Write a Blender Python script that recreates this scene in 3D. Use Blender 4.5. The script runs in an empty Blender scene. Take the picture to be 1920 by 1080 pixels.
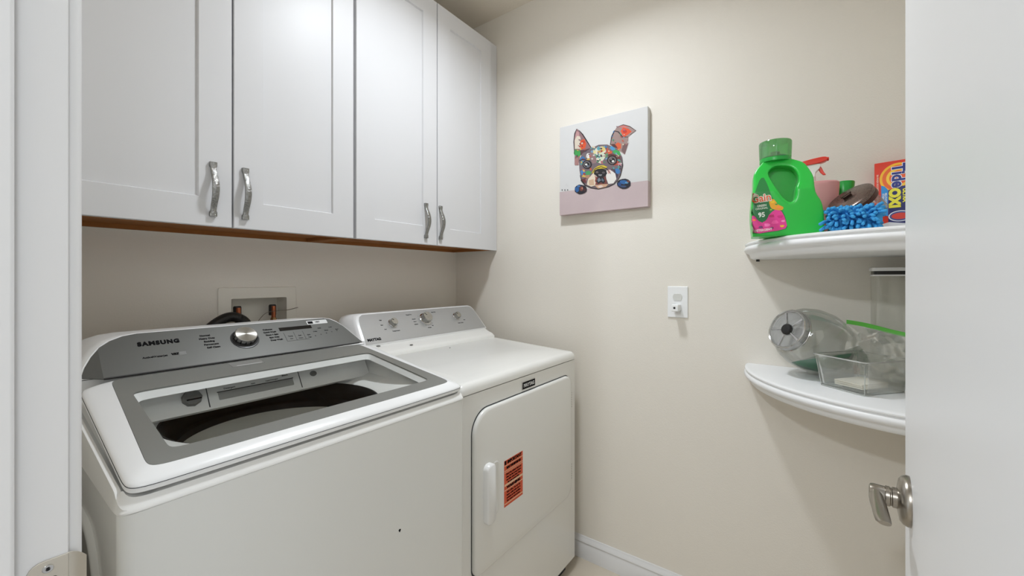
import bpy, bmesh, math, random
from mathutils import Matrix, Vector
from mathutils.bvhtree import BVHTree
from mathutils.geometry import tessellate_polygon
random.seed(7)
R = math.radians
# ------------------------------------------------------------------ camera
CAM_Z = 1.29; YAW = 36.28
scene = bpy.context.scene
COL = scene.collection
cd = bpy.data.cameras.new('camera'); cam = bpy.data.objects.new('camera', cd); COL.objects.link(cam)
cam.location = (0, 0, CAM_Z); cam.rotation_euler = (R(90), 0, R(YAW - 90))
cd.sensor_width = 36; cd.lens = 767 / 1920 * 36; cd.shift_y = -(540 - 521) / 1920
cd.clip_start = .02; scene.camera = cam
# ------------------------------------------------------------------ world, exposure, main lights
w = bpy.data.worlds.new('world'); scene.world = w; w.use_nodes = True
w.node_tree.nodes['Background'].inputs[0].default_value = (.88, .94, 1, 1)
w.node_tree.nodes['Background'].inputs[1].default_value = 1.1
vs = scene.view_settings
vs.view_transform = 'Standard'; vs.look = 'None'; vs.gamma = 1; vs.use_curve_mapping = False
vs.exposure = 0.13
def area(name, loc, rot, size, power, col, size_y=None, shape='DISK'):
    l = bpy.data.lights.new(name, 'AREA'); l.shape = shape; l.size = size; l.energy = power; l.color = col
    if size_y: l.size_y = size_y
    o = bpy.data.objects.new(name, l); COL.objects.link(o); o.location = loc; o.rotation_euler = rot
    return o
LAMP = (1.00, .72, 2.60)
rl = area('room_lamp_light', (LAMP[0], LAMP[1], 2.585), (0, 0, 0), .16, 10.8, (.885, .94, 1)); rl.data.spread = R(156)
pl_ = bpy.data.lights.new('room_side_fill', 'POINT'); pl_.energy = 2.4; pl_.shadow_soft_size = .09; pl_.color = (.885, .94, 1); po_ = bpy.data.objects.new('room_side_fill', pl_); COL.objects.link(po_); po_.location = (LAMP[0], LAMP[1], 2.48)  # added point light below the lamp, brightens upper walls and ceiling
area('hall_lamp_light', (-2.0, .35, 2.60), (0, R(-55), 0), .20, 32, (.88, .94, 1))
area('hall_soft_fill', (-1.2, .0, 2.62), (0, R(-20), 0), .7, 9, (.87, .937, 1))  # added soft fill from the hall side
area('hall_far_fill', (-.6, -1.3, 2.45), (R(50), 0, R(-20)), .6, 10, (.88, .94, 1))  # added fill through the doorway to lift the back wall, no fixture
try:
    scene.cycles.use_denoising = True
    scene.cycles.max_bounces = 14; scene.cycles.diffuse_bounces = 8; scene.cycles.transparent_max_bounces = 24
    scene.cycles.transmission_bounces = 12
except Exception: pass
# ------------------------------------------------------------------ materials
def lin(c):
    f = lambda v: v / 12.92 if v <= .04045 else ((v + .055) / 1.055) ** 2.4
    return tuple(f(x / 255) for x in c) + (1,)
def mat(name, c, rough=.5, metal=0, spec=.5, bump=0, bscale=200, vary=0, vscale=3, c2=None, coat=0):
    m = bpy.data.materials.new(name); m.use_nodes = True; nt = m.node_tree; b = nt.nodes['Principled BSDF']
    b.inputs['Base Color'].default_value = lin(c); b.inputs['Roughness'].default_value = rough
    b.inputs['Metallic'].default_value = metal; b.inputs['Specular IOR Level'].default_value = spec
    if coat: b.inputs['Coat Weight'].default_value = coat; b.inputs['Coat Roughness'].default_value = .05
    tc = nt.nodes.new('ShaderNodeTexCoord')
    if bump:
        n = nt.nodes.new('ShaderNodeTexNoise'); n.inputs['Scale'].default_value = bscale; n.inputs['Detail'].default_value = 3
        bp = nt.nodes.new('ShaderNodeBump'); bp.inputs['Strength'].default_value = bump; bp.inputs['Distance'].default_value = .002
        nt.links.new(tc.outputs['Object'], n.inputs['Vector']); nt.links.new(n.outputs['Fac'], bp.inputs['Height'])
        nt.links.new(bp.outputs['Normal'], b.inputs['Normal'])
    if vary or c2:
        n = nt.nodes.new('ShaderNodeTexNoise'); n.inputs['Scale'].default_value = vscale; n.inputs['Detail'].default_value = 4
        mx = nt.nodes.new('ShaderNodeMix'); mx.data_type = 'RGBA'
        mx.inputs['A'].default_value = lin(c)
        mx.inputs['B'].default_value = lin(c2) if c2 else lin(tuple(max(0, x - vary) for x in c))
        nt.links.new(tc.outputs['Object'], n.inputs['Vector']); nt.links.new(n.outputs['Fac'], mx.inputs['Factor'])
        nt.links.new(mx.outputs['Result'], b.inputs['Base Color'])
    return m
def brushed(name, c, rough=.35, metal=.85, axis=(2, 220, 220), amt=.12):
    m = mat(name, c, rough, metal); nt = m.node_tree; b = nt.nodes['Principled BSDF']
    tc = nt.nodes.new('ShaderNodeTexCoord'); mp = nt.nodes.new('ShaderNodeMapping'); mp.inputs['Scale'].default_value = axis
    n = nt.nodes.new('ShaderNodeTexNoise'); n.inputs['Scale'].default_value = 3; n.inputs['Detail'].default_value = 2
    mr = nt.nodes.new('ShaderNodeMapRange'); mr.inputs['To Min'].default_value = rough - amt; mr.inputs['To Max'].default_value = rough + amt
    nt.links.new(tc.outputs['Object'], mp.inputs['Vector']); nt.links.new(mp.outputs['Vector'], n.inputs['Vector'])
    nt.links.new(n.outputs['Fac'], mr.inputs['Value']); nt.links.new(mr.outputs['Result'], b.inputs['Roughness'])
    return m
def clear(name, tint=(255, 255, 255), rough=.03, gloss=1.0, base=.04, haze=0):
    """thin clear plastic or glass: light passes, Fresnel sheen on top, optional milky share"""
    m = bpy.data.materials.new(name); m.use_nodes = True; nt = m.node_tree; nt.nodes.clear()
    out = nt.nodes.new('ShaderNodeOutputMaterial'); tr = nt.nodes.new('ShaderNodeBsdfTransparent'); tr.inputs[0].default_value = lin(tint)
    gl = nt.nodes.new('ShaderNodeBsdfGlossy'); gl.inputs['Roughness'].default_value = rough; gl.inputs[0].default_value = (.95, .95, .95, 1)
    lw = nt.nodes.new('ShaderNodeLayerWeight'); lw.inputs['Blend'].default_value = .25
    mr = nt.nodes.new('ShaderNodeMapRange'); mr.inputs['To Min'].default_value = base; mr.inputs['To Max'].default_value = min(1, base + .75 * gloss)
    mx = nt.nodes.new('ShaderNodeMixShader')
    nt.links.new(lw.outputs['Fresnel'], mr.inputs['Value']); nt.links.new(mr.outputs['Result'], mx.inputs[0])
    src = tr
    if haze:
        df = nt.nodes.new('ShaderNodeBsdfDiffuse'); df.inputs[0].default_value = lin((235, 235, 232))
        m2 = nt.nodes.new('ShaderNodeMixShader'); m2.inputs[0].default_value = haze
        nt.links.new(tr.outputs[0], m2.inputs[1]); nt.links.new(df.outputs[0], m2.inputs[2]); src = m2
    nt.links.new(src.outputs[0], mx.inputs[1]); nt.links.new(gl.outputs[0], mx.inputs[2]); nt.links.new(mx.outputs[0], out.inputs[0])
    return m
M = dict(
 wall=mat('wall_paint', (226, 221, 212), .75, bump=.25, bscale=260, spec=.25),
 ceil=mat('ceiling_paint', (226, 218, 205), .9, bump=.5, bscale=120, spec=.1),
 trim=mat('trim_paint', (220, 220, 221), .35, spec=.4),
 door=mat('door_paint', (232, 233, 235), .38, spec=.4),
 cab=mat('cabinet_paint', (208, 208, 210), .40, spec=.25),
 wood=mat('raw_wood', (158, 106, 60), .7, c2=(132, 84, 44), vscale=9, spec=.1),
 gapdark=mat('dark_gap', (58, 60, 62), .8),
 enamel=mat('white_enamel', (226, 227, 225), .22, spec=.5),
 enamel_d=mat('white_dryer_enamel', (228, 228, 225), .26, spec=.5),
 plastic=mat('white_plastic', (234, 235, 236), .25, spec=.5),
 wframe=mat('grey_glass_border', (124, 125, 121), .22, spec=.5),
 panel=brushed('washer_panel_grey', (92, 92, 89), .42, .45, (2, 200, 200), .05),
 silver=brushed('dryer_panel_silver', (186, 187, 188), .36, .7, (2, 220, 220), .08),
 chrome=mat('chrome', (205, 205, 205), .12, 1),
 knob=brushed('spun_knob', (176, 174, 168), .25, 1, (60, 60, 60), .08),
 ink=mat('black_ink', (14, 14, 16), .7, spec=.08), grey_ink=mat('grey_ink', (58, 58, 58), .6, spec=.1), lt_ink=mat('light_ink', (205, 206, 206), .5),
 black=mat('black_plastic', (20, 20, 21), .35), screen=mat('black_display', (8, 8, 9), .12),
 basin=mat('washer_deck_plastic', (232, 232, 230), .35),
 ring=mat('dark_tub_ring', (24, 24, 24), .5, c2=(46, 46, 45), vscale=40, spec=.2),
 tub=brushed('tub_steel', (214, 212, 204), .5, .05, (40, 40, 40), .08),
 capgrey=mat('grey_cap_plastic', (112, 112, 110), .45),
 hose=mat('black_rubber', (34, 32, 31), .5), copper=mat('copper', (176, 104, 72), .3, .9), brass=mat('brass_fitting', (150, 120, 84), .35, .8),
 boxp=mat('water_box_plastic', (226, 222, 212), .5),
 canvas=mat('canvas_white', (208, 208, 208), .8, bump=.3, bscale=900), canvas_side=mat('canvas_edge', (214, 206, 204), .8),
 pinkband=mat('canvas_pink', (186, 168, 172), .8, bump=.3, bscale=500, c2=(196, 180, 180), vscale=14),
 nickel=mat('satin_nickel', (158, 152, 143), .28, 1), strike=mat('strike_nickel', (205, 200, 190), .5, .85),
 pull=mat('hammered_chrome', (172, 172, 170), .20, 1, bump=1, bscale=260, c2=(120, 120, 118), vscale=160),
 shelf=mat('shelf_white', (233, 234, 235), .4),
 green=mat('green_bottle', (38, 190, 66), .28, spec=.6), green_d=mat('green_cap', (28, 160, 60), .3),
 green_c=None,
 red=mat('red_plastic', (228, 54, 34), .3), pinkb=mat('pink_bottle', (212, 150, 150), .35), whitep=mat('milky_white', (232, 228, 224), .35),
 bronze=brushed('brown_steel_lid', (120, 104, 98), .28, .9, (60, 60, 60), .05),
 blue=mat('blue_chenille', (38, 136, 200), .8, c2=(70, 170, 226), vscale=60),
 floor=mat('floor_tile', (214, 206, 192), .35, c2=(196, 184, 166), vscale=5),
 tile2=None,
 clearp=clear('clear_plastic', (252, 253, 252), .04, .7, .03, .03), acrylic=clear('clear_acrylic', (252, 253, 252), .03, .7, .03, .05),
 jugp=clear('clear_jug', (246, 247, 246), .04, .8, .05, .06), bag=clear('clear_bag', (250, 250, 248), .10, .6, .04, .10),
 window=clear('lid_glass', (246, 247, 246), .02, .04, .005), capclear=clear('green_clear', (110, 214, 120), .05, .8, .08, .1),
 zip=mat('green_zipper', (96, 186, 72), .35), pool=mat('green_content', (20, 116, 76), .15, spec=.8),
 lampshade=None)
m = mat('lamp_diffuser', (255, 250, 240), .5); b_ = m.node_tree.nodes['Principled BSDF']
b_.inputs['Emission Color'].default_value = (1, .97, .92, 1); b_.inputs['Emission Strength'].default_value = 2.5; M['lampshade'] = m
_cc = {}
def cm(c, rough=.55):
    k = (tuple(c), rough)
    if k not in _cc: _cc[k] = mat('paint_%02x%02x%02x' % tuple(c), c, rough)
    return _cc[k]
# ------------------------------------------------------------------ builders
def tag(o, label=None, cat=None, group=None, kind=None):
    if label: o['label'] = label
    if cat: o['category'] = cat
    if group: o['group'] = group
    if kind: o['kind'] = kind
    return o
def thing(name, loc, label, cat, group=None):
    o = bpy.data.objects.new(name, None); COL.objects.link(o); o.location = loc; o.empty_display_size = .05
    return tag(o, label, cat, group)
def world_of(o):
    m_ = Matrix.Translation(o.location)
    return world_of(o.parent) @ o.matrix_parent_inverse @ m_ if o.parent else m_
def obj(name, bm, m, parent=None, T=None, bevel=0, seg=3, ang=35, smooth=True, fix=True):
    if T is not None: bm.transform(T)
    if fix: bmesh.ops.recalc_face_normals(bm, faces=bm.faces[:])
    lo = Vector([min(v.co[i] for v in bm.verts) for i in range(3)]); hi = Vector([max(v.co[i] for v in bm.verts) for i in range(3)])
    c = (lo + hi) / 2; bm.transform(Matrix.Translation(-c))
    for f in bm.faces: f.smooth = smooth
    me = bpy.data.meshes.new(name); bm.to_mesh(me); bm.free()
    ms = m if isinstance(m, (list, tuple)) else [m]
    for x in ms: me.materials.append(x)
    if smooth: me.set_sharp_from_angle(angle=R(ang))
    o = bpy.data.objects.new(name, me); COL.objects.link(o); o.location = c
    if parent: o.parent = parent; o.matrix_parent_inverse = world_of(parent).inverted()
    if bevel:
        bv = o.modifiers.new('bevel', 'BEVEL'); bv.width = bevel; bv.segments = seg; bv.limit_method = 'ANGLE'; bv.angle_limit = R(ang); bv.harden_normals = True
    return o
def struct(name, bm, m, **k): return tag(obj(name, bm, m, **k), kind='structure')
def B(): return bmesh.new()
def box(bm, x0, x1, y0, y1, z0, z1, mi=0):
    vs_ = [bm.verts.new((x, y, z)) for x in (x0, x1) for y in (y0, y1) for z in (z0, z1)]
    for f in ((0, 1, 3, 2), (4, 6, 7, 5), (0, 4, 5, 1), (2, 3, 7, 6), (0, 2, 6, 4), (1, 5, 7, 3)):
        bm.faces.new([vs_[i] for i in f]).material_index = mi
    return bm
def rings(bm, rs, cap0=True, cap1=True, closed=True, mi=0):
    vv = [[bm.verts.new(p) for p in r] for r in rs]
    n = len(rs[0])
    for a, b in zip(vv, vv[1:]):
        for i in range(n if closed else n - 1):
            j = (i + 1) % n; bm.faces.new((a[i], a[j], b[j], b[i])).material_index = mi
    if cap0: bm.faces.new(vv[0][::-1]).material_index = mi
    if cap1: bm.faces.new(vv[-1]).material_index = mi
    return bm
def lathe(bm, prof, n=40, mi=0, cap0=True, cap1=True):
    """profile of (radius, z)"""
    return rings(bm, [[(r * math.cos(2 * math.pi * i / n), r * math.sin(2 * math.pi * i / n), z) for i in range(n)] for r, z in prof], cap0, cap1, mi=mi)
def prism(bm, poly, f, h0, h1, mi=0):
    """extrude a 2D polygon: f(a, b, h) -> 3D"""
    return rings(bm, [[f(a, b, h0) for a, b in poly], [f(a, b, h1) for a, b in poly]], mi=mi)
def rrect(x0, x1, y0, y1, r, n=6):
    rr = r if isinstance(r, (list, tuple)) else (r,) * 4   # order: (x1,y1) (x0,y1) (x0,y0) (x1,y0)
    out = []
    for (cx, cy, sx, sy, a0), q in zip(((x1, y1, -1, -1, 0), (x0, y1, 1, -1, 90), (x0, y0, 1, 1, 180), (x1, y0, -1, 1, 270)), rr):
        for i in range(n + 1):
            a = R(a0 + 90 * i / n); out.append((cx + sx * q + q * math.cos(a), cy + sy * q + q * math.sin(a)))
    return out
def tube(bm, pts, r, n=10, mi=0, caps=True):
    pts = [Vector(p) for p in pts]; rs = []
    rad = r if isinstance(r, (list, tuple)) else [r] * len(pts)
    t0 = (pts[1] - pts[0]).normalized(); up = Vector((0, 0, 1)) if abs(t0.z) < .9 else Vector((1, 0, 0))
    u = t0.cross(up).normalized()
    for i, p in enumerate(pts):
        t = (pts[min(i + 1, len(pts) - 1)] - pts[max(i - 1, 0)]).normalized()
        u = (u - t * u.dot(t)).normalized(); v = t.cross(u)
        rs.append([p + (u * math.cos(2 * math.pi * k / n) + v * math.sin(2 * math.pi * k / n)) * rad[i] for k in range(n)])
    return rings(bm, rs, caps, caps, mi=mi)
def catmull(pts, k=8):
    pts = [Vector(p) for p in pts]; q = [2 * pts[0] - pts[1]] + pts + [2 * pts[-1] - pts[-2]]; out = []
    for i in range(1, len(q) - 2):
        for j in range(k):
            t = j / k
            out.append(.5 * ((2 * q[i]) + (-q[i - 1] + q[i + 1]) * t + (2 * q[i - 1] - 5 * q[i] + 4 * q[i + 1] - q[i + 2]) * t * t + (-q[i - 1] + 3 * q[i] - 3 * q[i + 1] + q[i + 2]) * t ** 3))
    return out + [pts[-1]]
def smooth2(pts, k=6):
    """closed smooth outline through 2D points"""
    n = len(pts); out = []
    for i in range(n):
        p0, p1, p2, p3 = (Vector(pts[(i + j) % n]) for j in (-1, 0, 1, 2))
        for j in range(k):
            t = j / k
            out.append(tuple(.5 * ((2 * p1) + (-p0 + p2) * t + (2 * p0 - 5 * p1 + 4 * p2 - p3) * t * t + (-p0 + 3 * p1 - 3 * p2 + p3) * t ** 3)))
    return out
def frame(o, xa, ya):
    """matrix whose local x, y lie along xa, ya at origin o"""
    x = Vector(xa).normalized(); z = x.cross(Vector(ya)).normalized(); y = z.cross(x)
    m_ = Matrix((x, y, z)).transposed().to_4x4(); m_.translation = Vector(o); return m_
def text_bm(s, size, depth=.0004, bold=0, space=1, xs=1):
    c = bpy.data.curves.new('t', 'FONT'); c.body = s; c.size = size; c.extrude = depth; c.offset = bold; c.space_character = space
    c.align_x = 'CENTER'; c.align_y = 'CENTER'; c.resolution_u = 3
    o = bpy.data.objects.new('t', c); COL.objects.link(o); bpy.context.view_layer.update()
    me = o.to_mesh(); bm = B(); bm.from_mesh(me); o.to_mesh_clear(); bpy.data.objects.remove(o); bpy.data.curves.remove(c)
    if xs != 1: bm.transform(Matrix.Scale(xs, 4, (1, 0, 0)))
    return bm
def merge(dst, src, T=None, mi=0):
    if T is not None: src.transform(T)
    vm = {v: dst.verts.new(v.co) for v in src.verts}
    for f in src.faces:
        try: nf = dst.faces.new([vm[v] for v in f.verts]); nf.material_index = mi
        except ValueError: pass
    src.free()
def flat_poly(bm, poly, h=0, mi=0, th=.0002):
    rings(bm, [[(a, b, h) for a, b in poly], [(a, b, h + th) for a, b in poly]], mi=mi)
def drape(bm, bvh, dirv, off, T=None, start=.3):
    """lay a mesh onto a surface along a direction"""
    if T is not None: bm.transform(T)
    d = Vector(dirv).normalized()
    for v in bm.verts:
        p, n, i, dist = bvh.ray_cast(v.co - d * start, d)
        if p is not None: v.co = p - d * off
    return bm
def bvh_of(o):
    bpy.context.view_layer.update(); dg = bpy.context.evaluated_depsgraph_get(); e = o.evaluated_get(dg); me = e.to_mesh()
    b = B(); b.from_mesh(me); b.transform(o.matrix_world); t = BVHTree.FromBMesh(b); b.free(); e.to_mesh_clear(); return t
def patch(poly, step=.004):
    """a filled polygon cut into small cells so it can be draped"""
    pv = [Vector((a, b, 0)) for a, b in poly]
    bm = B(); vv = [bm.verts.new(p) for p in pv]
    for t in tessellate_polygon([pv]):
        try: bm.faces.new([vv[i] for i in t])
        except ValueError: pass
    for _ in range(8):
        es = [e for e in bm.edges if e.calc_length() > step]
        if not es: break
        bmesh.ops.subdivide_edges(bm, edges=es, cuts=1)
        bmesh.ops.triangulate(bm, faces=[f for f in bm.faces if len(f.verts) > 3])
    return bm
# ================================================================== SETTING
D, BK, RW, CE = 1.72, 1.665, -.252, 2.685       # side wall x, back wall y, right wall y, ceiling z
bm = B(); box(bm, -3.5, D + .12, -2.6, BK + .12, -.1, 0); fl = struct('floor', bm, M['floor'])
bm = B(); box(bm, .075, D + .12, RW - .12, BK + .12, CE, CE + .1); struct('ceiling', bm, M['ceil'])
bm = B(); box(bm, -3.4, .075, -2.6, BK + .12, CE, CE + .1); struct('ceiling_hall', bm, M['ceil'])
bm = B(); box(bm, D, D + .12, RW - .12, BK + .12, 0, CE); struct('wall_side', bm, M['wall'])
bm = B(); box(bm, .075, D, RW - .12, RW, 0, CE); struct('wall_right', bm, M['wall'])
# back wall with the opening of the water box
WB = (.578, .772, 1.075, 1.2165)
bm = B()
box(bm, -.2, WB[0], BK, BK + .12, 0, CE); box(bm, WB[1], D, BK, BK + .12, 0, CE)
box(bm, WB[0], WB[1], BK, BK + .12, 0, WB[2]); box(bm, WB[0], WB[1], BK, BK + .12, WB[3], CE)
struct('wall_back', bm, M['wall'])
# wall with the doorway (between hall and laundry), x from -.04 to .062
DL, DR, DH = .600, -.066, 2.06
bm = B()
box(bm, -.040, .062, DL + .018, BK, 0, CE); box(bm, -.040, .062, -2.6, DR - .018, 0, CE); box(bm, -.040, .062, DR - .018, DL + .018, DH + .018, CE)
struct('wall_doorway', bm, M['wall'])
bm = B(); box(bm, -3.4, -3.3, -2.6, BK, 0, CE); struct('wall_hall', bm, M['wall'])
# jamb: lining boards, stop strips, casing on the room side
bm = B()
box(bm, -.045, .0675, DL, DL + .018, 0, DH + .018); box(bm, -.045, .0675, DR - .018, DR, 0, DH + .018); box(bm, -.045, .0675, DR, DL, DH, DH + .018)
struct('trim_1', bm, M['trim'], bevel=.0012)
bm = B()
box(bm, -.005, .0325, DL - .011, DL, 0, DH); box(bm, -.005, .0325, DR, DR + .011, 0, DH); box(bm, -.005, .0325, DR + .011, DL - .011, DH - .011, DH)
struct('trim_2', bm, M['trim'], bevel=.003)
bm = B()
for s, y0 in ((1, DL + .005), (-1, DR - .005)):
    prof = [(0.0, .0675), (0.0, .0725), (.006, .078), (.016, .0785), (.022, .075), (.045, .077), (.052, .0815), (.057, .0815), (.057, .062), (0, .062)]
    if s == 1: prism(bm, [(y0 + a, x) for a, x in prof], lambda a, b, h: (b, a, h), 0, DH + .07)
    else: prism(bm, [(y0 - a, x) for a, x in prof], lambda a, b, h: (b, a, h), 0, DH + .07)
box(bm, .062, .0785, DR - .005, DL + .005, DH + .005, DH + .07)
struct('trim_3', bm, M['trim'], ang=60)
# baseboards
def baseboard(name, p0, p1, nrm, inset=0):
    prof = [(0, 0), (.013, 0), (.013, .066), (.0105, .069), (.0105, .074), (.0135, .077), (.011, .086), (.006, .092), (.004, .099), (0, .1)]
    p0, p1, nrm = Vector(p0), Vector(p1), Vector(nrm); bm = B()
    rings(bm, [[p0 + nrm * a + Vector((0, 0, z)) for a, z in prof], [p1 + nrm * a + Vector((0, 0, z)) for a, z in prof]])
    return struct(name, bm, M['trim'], ang=50)
baseboard('baseboard_side', (D, RW, 0), (D, BK, 0), (-1, 0, 0)); baseboard('baseboard_back', (.08, BK, 0), (D, BK, 0), (0, -1, 0))
baseboard('baseboard_right', (.15, RW, 0), (D, RW, 0), (0, 1, 0))
# floor grout lines in the shader
nt = M['floor'].node_tree; bs = nt.nodes['Principled BSDF']; src = bs.inputs['Base Color'].links[0].from_socket
br = nt.nodes.new('ShaderNodeTexBrick'); br.offset = 0; br.inputs['Scale'].default_value = 1; br.inputs['Mortar Size'].default_value = .003
br.inputs['Brick Width'].default_value = .45; br.inputs['Row Height'].default_value = .45; br.inputs['Mortar'].default_value = lin((150, 140, 126))
tc = nt.nodes.new('ShaderNodeTexCoord'); nt.links.new(tc.outputs['Object'], br.inputs['Vector'])
nt.links.new(src, br.inputs['Color1']); nt.links.new(src, br.inputs['Color2']); nt.links.new(br.outputs['Color'], bs.inputs['Base Color'])
# ================================================================== DOOR (open leaf) with lever
ld = Vector((math.cos(R(3.3)), -math.sin(R(3.3)), 0)); ln = Vector((math.sin(R(3.3)), math.cos(R(3.3)), 0))
E0 = Vector((.803, -.107, 0)); LW = .712; H0 = E0 - ld * LW
bm = B(); rings(bm, [[tuple(p + Vector((0, 0, z))) for p in (H0, E0, E0 - ln * .035, H0 - ln * .035)] for z in (.012, DH - .004)])
door = obj('door_1', bm, M['door'], bevel=.002); tag(door, kind='structure')
rc = E0 - ld * .060 + Vector((0, 0, .996))
TL = frame(rc, ld, (0, 0, 1))  # local x along leaf to free edge, y up, z = x cross y -> away; flip below
TL = Matrix(((ld.x, 0, ln.x, rc.x), (ld.y, 0, ln.y, rc.y), (0, 1, 0, rc.z), (0, 0, 0, 1)))  # z = out of the leaf face
lev = thing('door_lever', rc, 'satin nickel lever handle with round rose on the open white door', 'door handle')
lev.location = rc
bm = B(); lathe(bm, [(.0318, 0), (.0320, .003), (.030, .0075), (.026, .0105), (.018, .012), (.0155, .0125)], 48); obj('rose', bm, M['nickel'], lev, TL)
bm = B(); lathe(bm, [(.0130, .011), (.0130, .017), (.0114, .018), (.0114, .019), (.0128, .020), (.0128, .024)], 36); obj('neck', bm, M['nickel'], lev, TL)
bm = B(); lathe(bm, [(.0112, .024), (.0116, .025), (.0120, .036), (.0112, .0395), (.008, .0408)], 36)
obj('barrel', bm, M['nickel'], lev, TL)
bm = B(); secs = []
for t, zz, hw, th, yy in ((.000, .0335, .0095, .0068, 0), (-.014, .0335, .0075, .0072, 0), (-.028, .0325, .0050, .0085, -.001), (-.045, .0310, .0040, .0082, -.003), (-.060, .0300, .0036, .0082, -.004), (-.070, .0292, .0034, .0076, -.005), (-.075, .0280, .0026, .0060, -.005)):
    secs.append([(t, yy + hw * math.cos(a), zz + th * math.sin(a)) for a in [2 * math.pi * k / 20 for k in range(20)]])
rings(bm, secs); obj('lever', bm, M['nickel'], lev, TL)
bm = B(); lathe(bm, [(.0017, 0), (.0017, .002)], 12); obj('set_screw', bm, M['black'], lev, TL @ Matrix.Translation((-.003, -.0118, .028)) @ Matrix.Rotation(R(90), 4, 'X'))
# ================================================================== STRIKE PLATE on the left jamb
sp = thing('strike_plate', (.055, DL, .975), 'satin nickel strike plate on the left door jamb', 'strike plate')
bm = B()
pl = rrect(.0395, .0672, .936, 1.016, (.0, .011, .011, .0), 5); hole = rrect(.046, .060, .957, .9985, .003, 5)
fA = lambda a, b, h: (a, DL - h, b)
def plate_with_hole(bm, outer, inner, f, h0, h1, mi=0):
    n = len(outer)
    assert n == len(inner)
    rs = [[f(a, b, h0) for a, b in outer], [f(a, b, h1) for a, b in outer], [f(a, b, h1) for a, b in inner], [f(a, b, h0) for a, b in inner]]
    vv = [[bm.verts.new(p) for p in r] for r in rs]
    for k in range(4):
        a, b = vv[k], vv[(k + 1) % 4]
        for i in range(n):
            j = (i + 1) % n; bm.faces.new((a[i], a[j], b[j], b[i])).material_index = mi
plate_with_hole(bm, pl, hole, fA, .0002, .0022)
obj('plate', bm, M['strike'], sp, bevel=.0006, seg=2)
bm = B(); secs = []
for t in range(9):
    a = t / 8; x = .0672 + .0135 * a; y = DL - .0022 + .0001 + .007 * a * a
    h = .040 - .012 * a ** 2
    secs.append([(x, y, .976 - h), (x, y, .976 + h), (x - .001 * a, y + .002, .976 + h), (x - .001 * a, y + .002, .976 - h)])
rings(bm, secs); obj('lip', bm, M['strike'], sp, ang=50)
for z in (1.0078, .946):
    bm = B(); lathe(bm, [(.0040, 0), (.0040, .0004), (.0036, .0008), (.0018, .0008), (.0016, .0002)], 20, cap1=True)
    s_ = obj('screw', bm, M['chrome'], sp, Matrix.Translation((.0535, DL - .0022, z)) @ Matrix.Rotation(R(90), 4, 'X'))
    bm = B(); box(bm, .0523, .0547, DL - .0032, DL - .0028, z - .0012, z + .0012); obj('screw_socket', bm, M['black'], s_)
bm = B(); box(bm, .046, .060, DL - .0005, DL + .0001, .957, .9985); obj('latch_hole', bm, M['gapdark'], sp)
# ================================================================== WALL CABINETS
CF = 1.362; DF = CF - .020; CB, CT = 1.436, 2.528
def cabinet(name, x0, x1, doors, label, filler=None):
    t = thing(name, ((x0 + x1) / 2, BK, CB), label, 'cabinet', 'white wall cabinets over the machines')
    bm = B(); th = .016
    box(bm, x0, x0 + th, CF + .018, BK - .001, CB, CT); box(bm, x1 - th, x1, CF + .018, BK - .001, CB, CT)
    box(bm, x0 + th, x1 - th, CF + .018, BK - .001, CT - th, CT); box(bm, x0 + th, x1 - th, BK - .012, BK - .001, CB, CT - th)
    obj('body', bm, M['cab'], t, smooth=False)
    bm = B(); box(bm, x0 + th, x1 - th, CF + .018, BK - .012, CB + .012, CB + .026)
    box(bm, x0 + .002, x1 - .002, BK - .03, BK - .013, CB - .001, CB + .012); box(bm, x0 + .0005, x0 + th + .012, CF + .019, BK - .03, CB - .0012, CB + .0118)
    box(bm, x1 - th - .012, x1 - .0005, CF + .019, BK - .03, CB - .0012, CB + .0118); box(bm, x0 + th, x1 - th, CF + .0185, CF + .035, CB - .0012, CB + .0118)
    b_ = obj('bottom_panel', bm, M['wood'], t, smooth=False); b_['label'] = 'bare brown wood underside'
    bm = B(); fo = rrect(x0, x1, CB, CT, .0005, 1); fi = rrect(x0 + .03, x1 - .03, CB + .03, CT - .03, .0005, 1)
    plate_with_hole(bm, fo, fi, lambda a, b, h: (a, h, b), CF, CF + .018)
    if filler: box(bm, x1, filler, CF, CF + .018, CB, CT)
    obj('face_frame', bm, M['cab'], t, smooth=False)
    for dx0, dx1, hx in doors:
        z0, z1 = CB - .002, CT - .016; S = .0785
        bm = B(); n = 1
        o = rrect(dx0, dx1, z0, z1, .0003, 1); i1 = rrect(dx0 + S, dx1 - S, z0 + S, z1 - S, .0003, 1); i2 = rrect(dx0 + S + .003, dx1 - S - .003, z0 + S + .003, z1 - S - .003, .0003, 1)
        rs = [[(a, y, b) for a, b in q] for q, y in ((o, CF - .001), (o, DF + .0012), (rrect(dx0 + .0012, dx1 - .0012, z0 + .0012, z1 - .0012, .0003, 1), DF), (i1, DF), (i2, DF + .007))]
        rings(bm, rs, True, True)
        d = obj('door', bm, M['cab'], t, ang=20)
        # pull: hammered strap bowed away from the door
        bm = B(); secs = []; zc = 1.5355; L = .075
        for k in range(41):
            q = -1 + 2 * k / 40; z = zc + q * L
            aq = abs(q)
            if aq > .84: out = .010
            else: out = .010 + .019 * (.5 + .5 * math.cos(math.pi * (aq / .84) ** 1.25))
            wq = .0086 if aq > .84 else .0084 - .0018 * (aq / .84)
            if aq > .84: inn = 0
            else: inn = max(0.0, out - .0058) if aq < .80 else .001
            secs.append([(hx - wq, DF - inn, z), (hx - wq, DF - out + .0015, z), (hx - wq + .0018, DF - out, z), (hx + wq - .0018, DF - out, z), (hx + wq, DF - out + .0015, z), (hx + wq, DF - inn, z)])
        rings(bm, secs)
        obj('handle', bm, M['pull'], d, ang=50)
    return t
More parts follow.
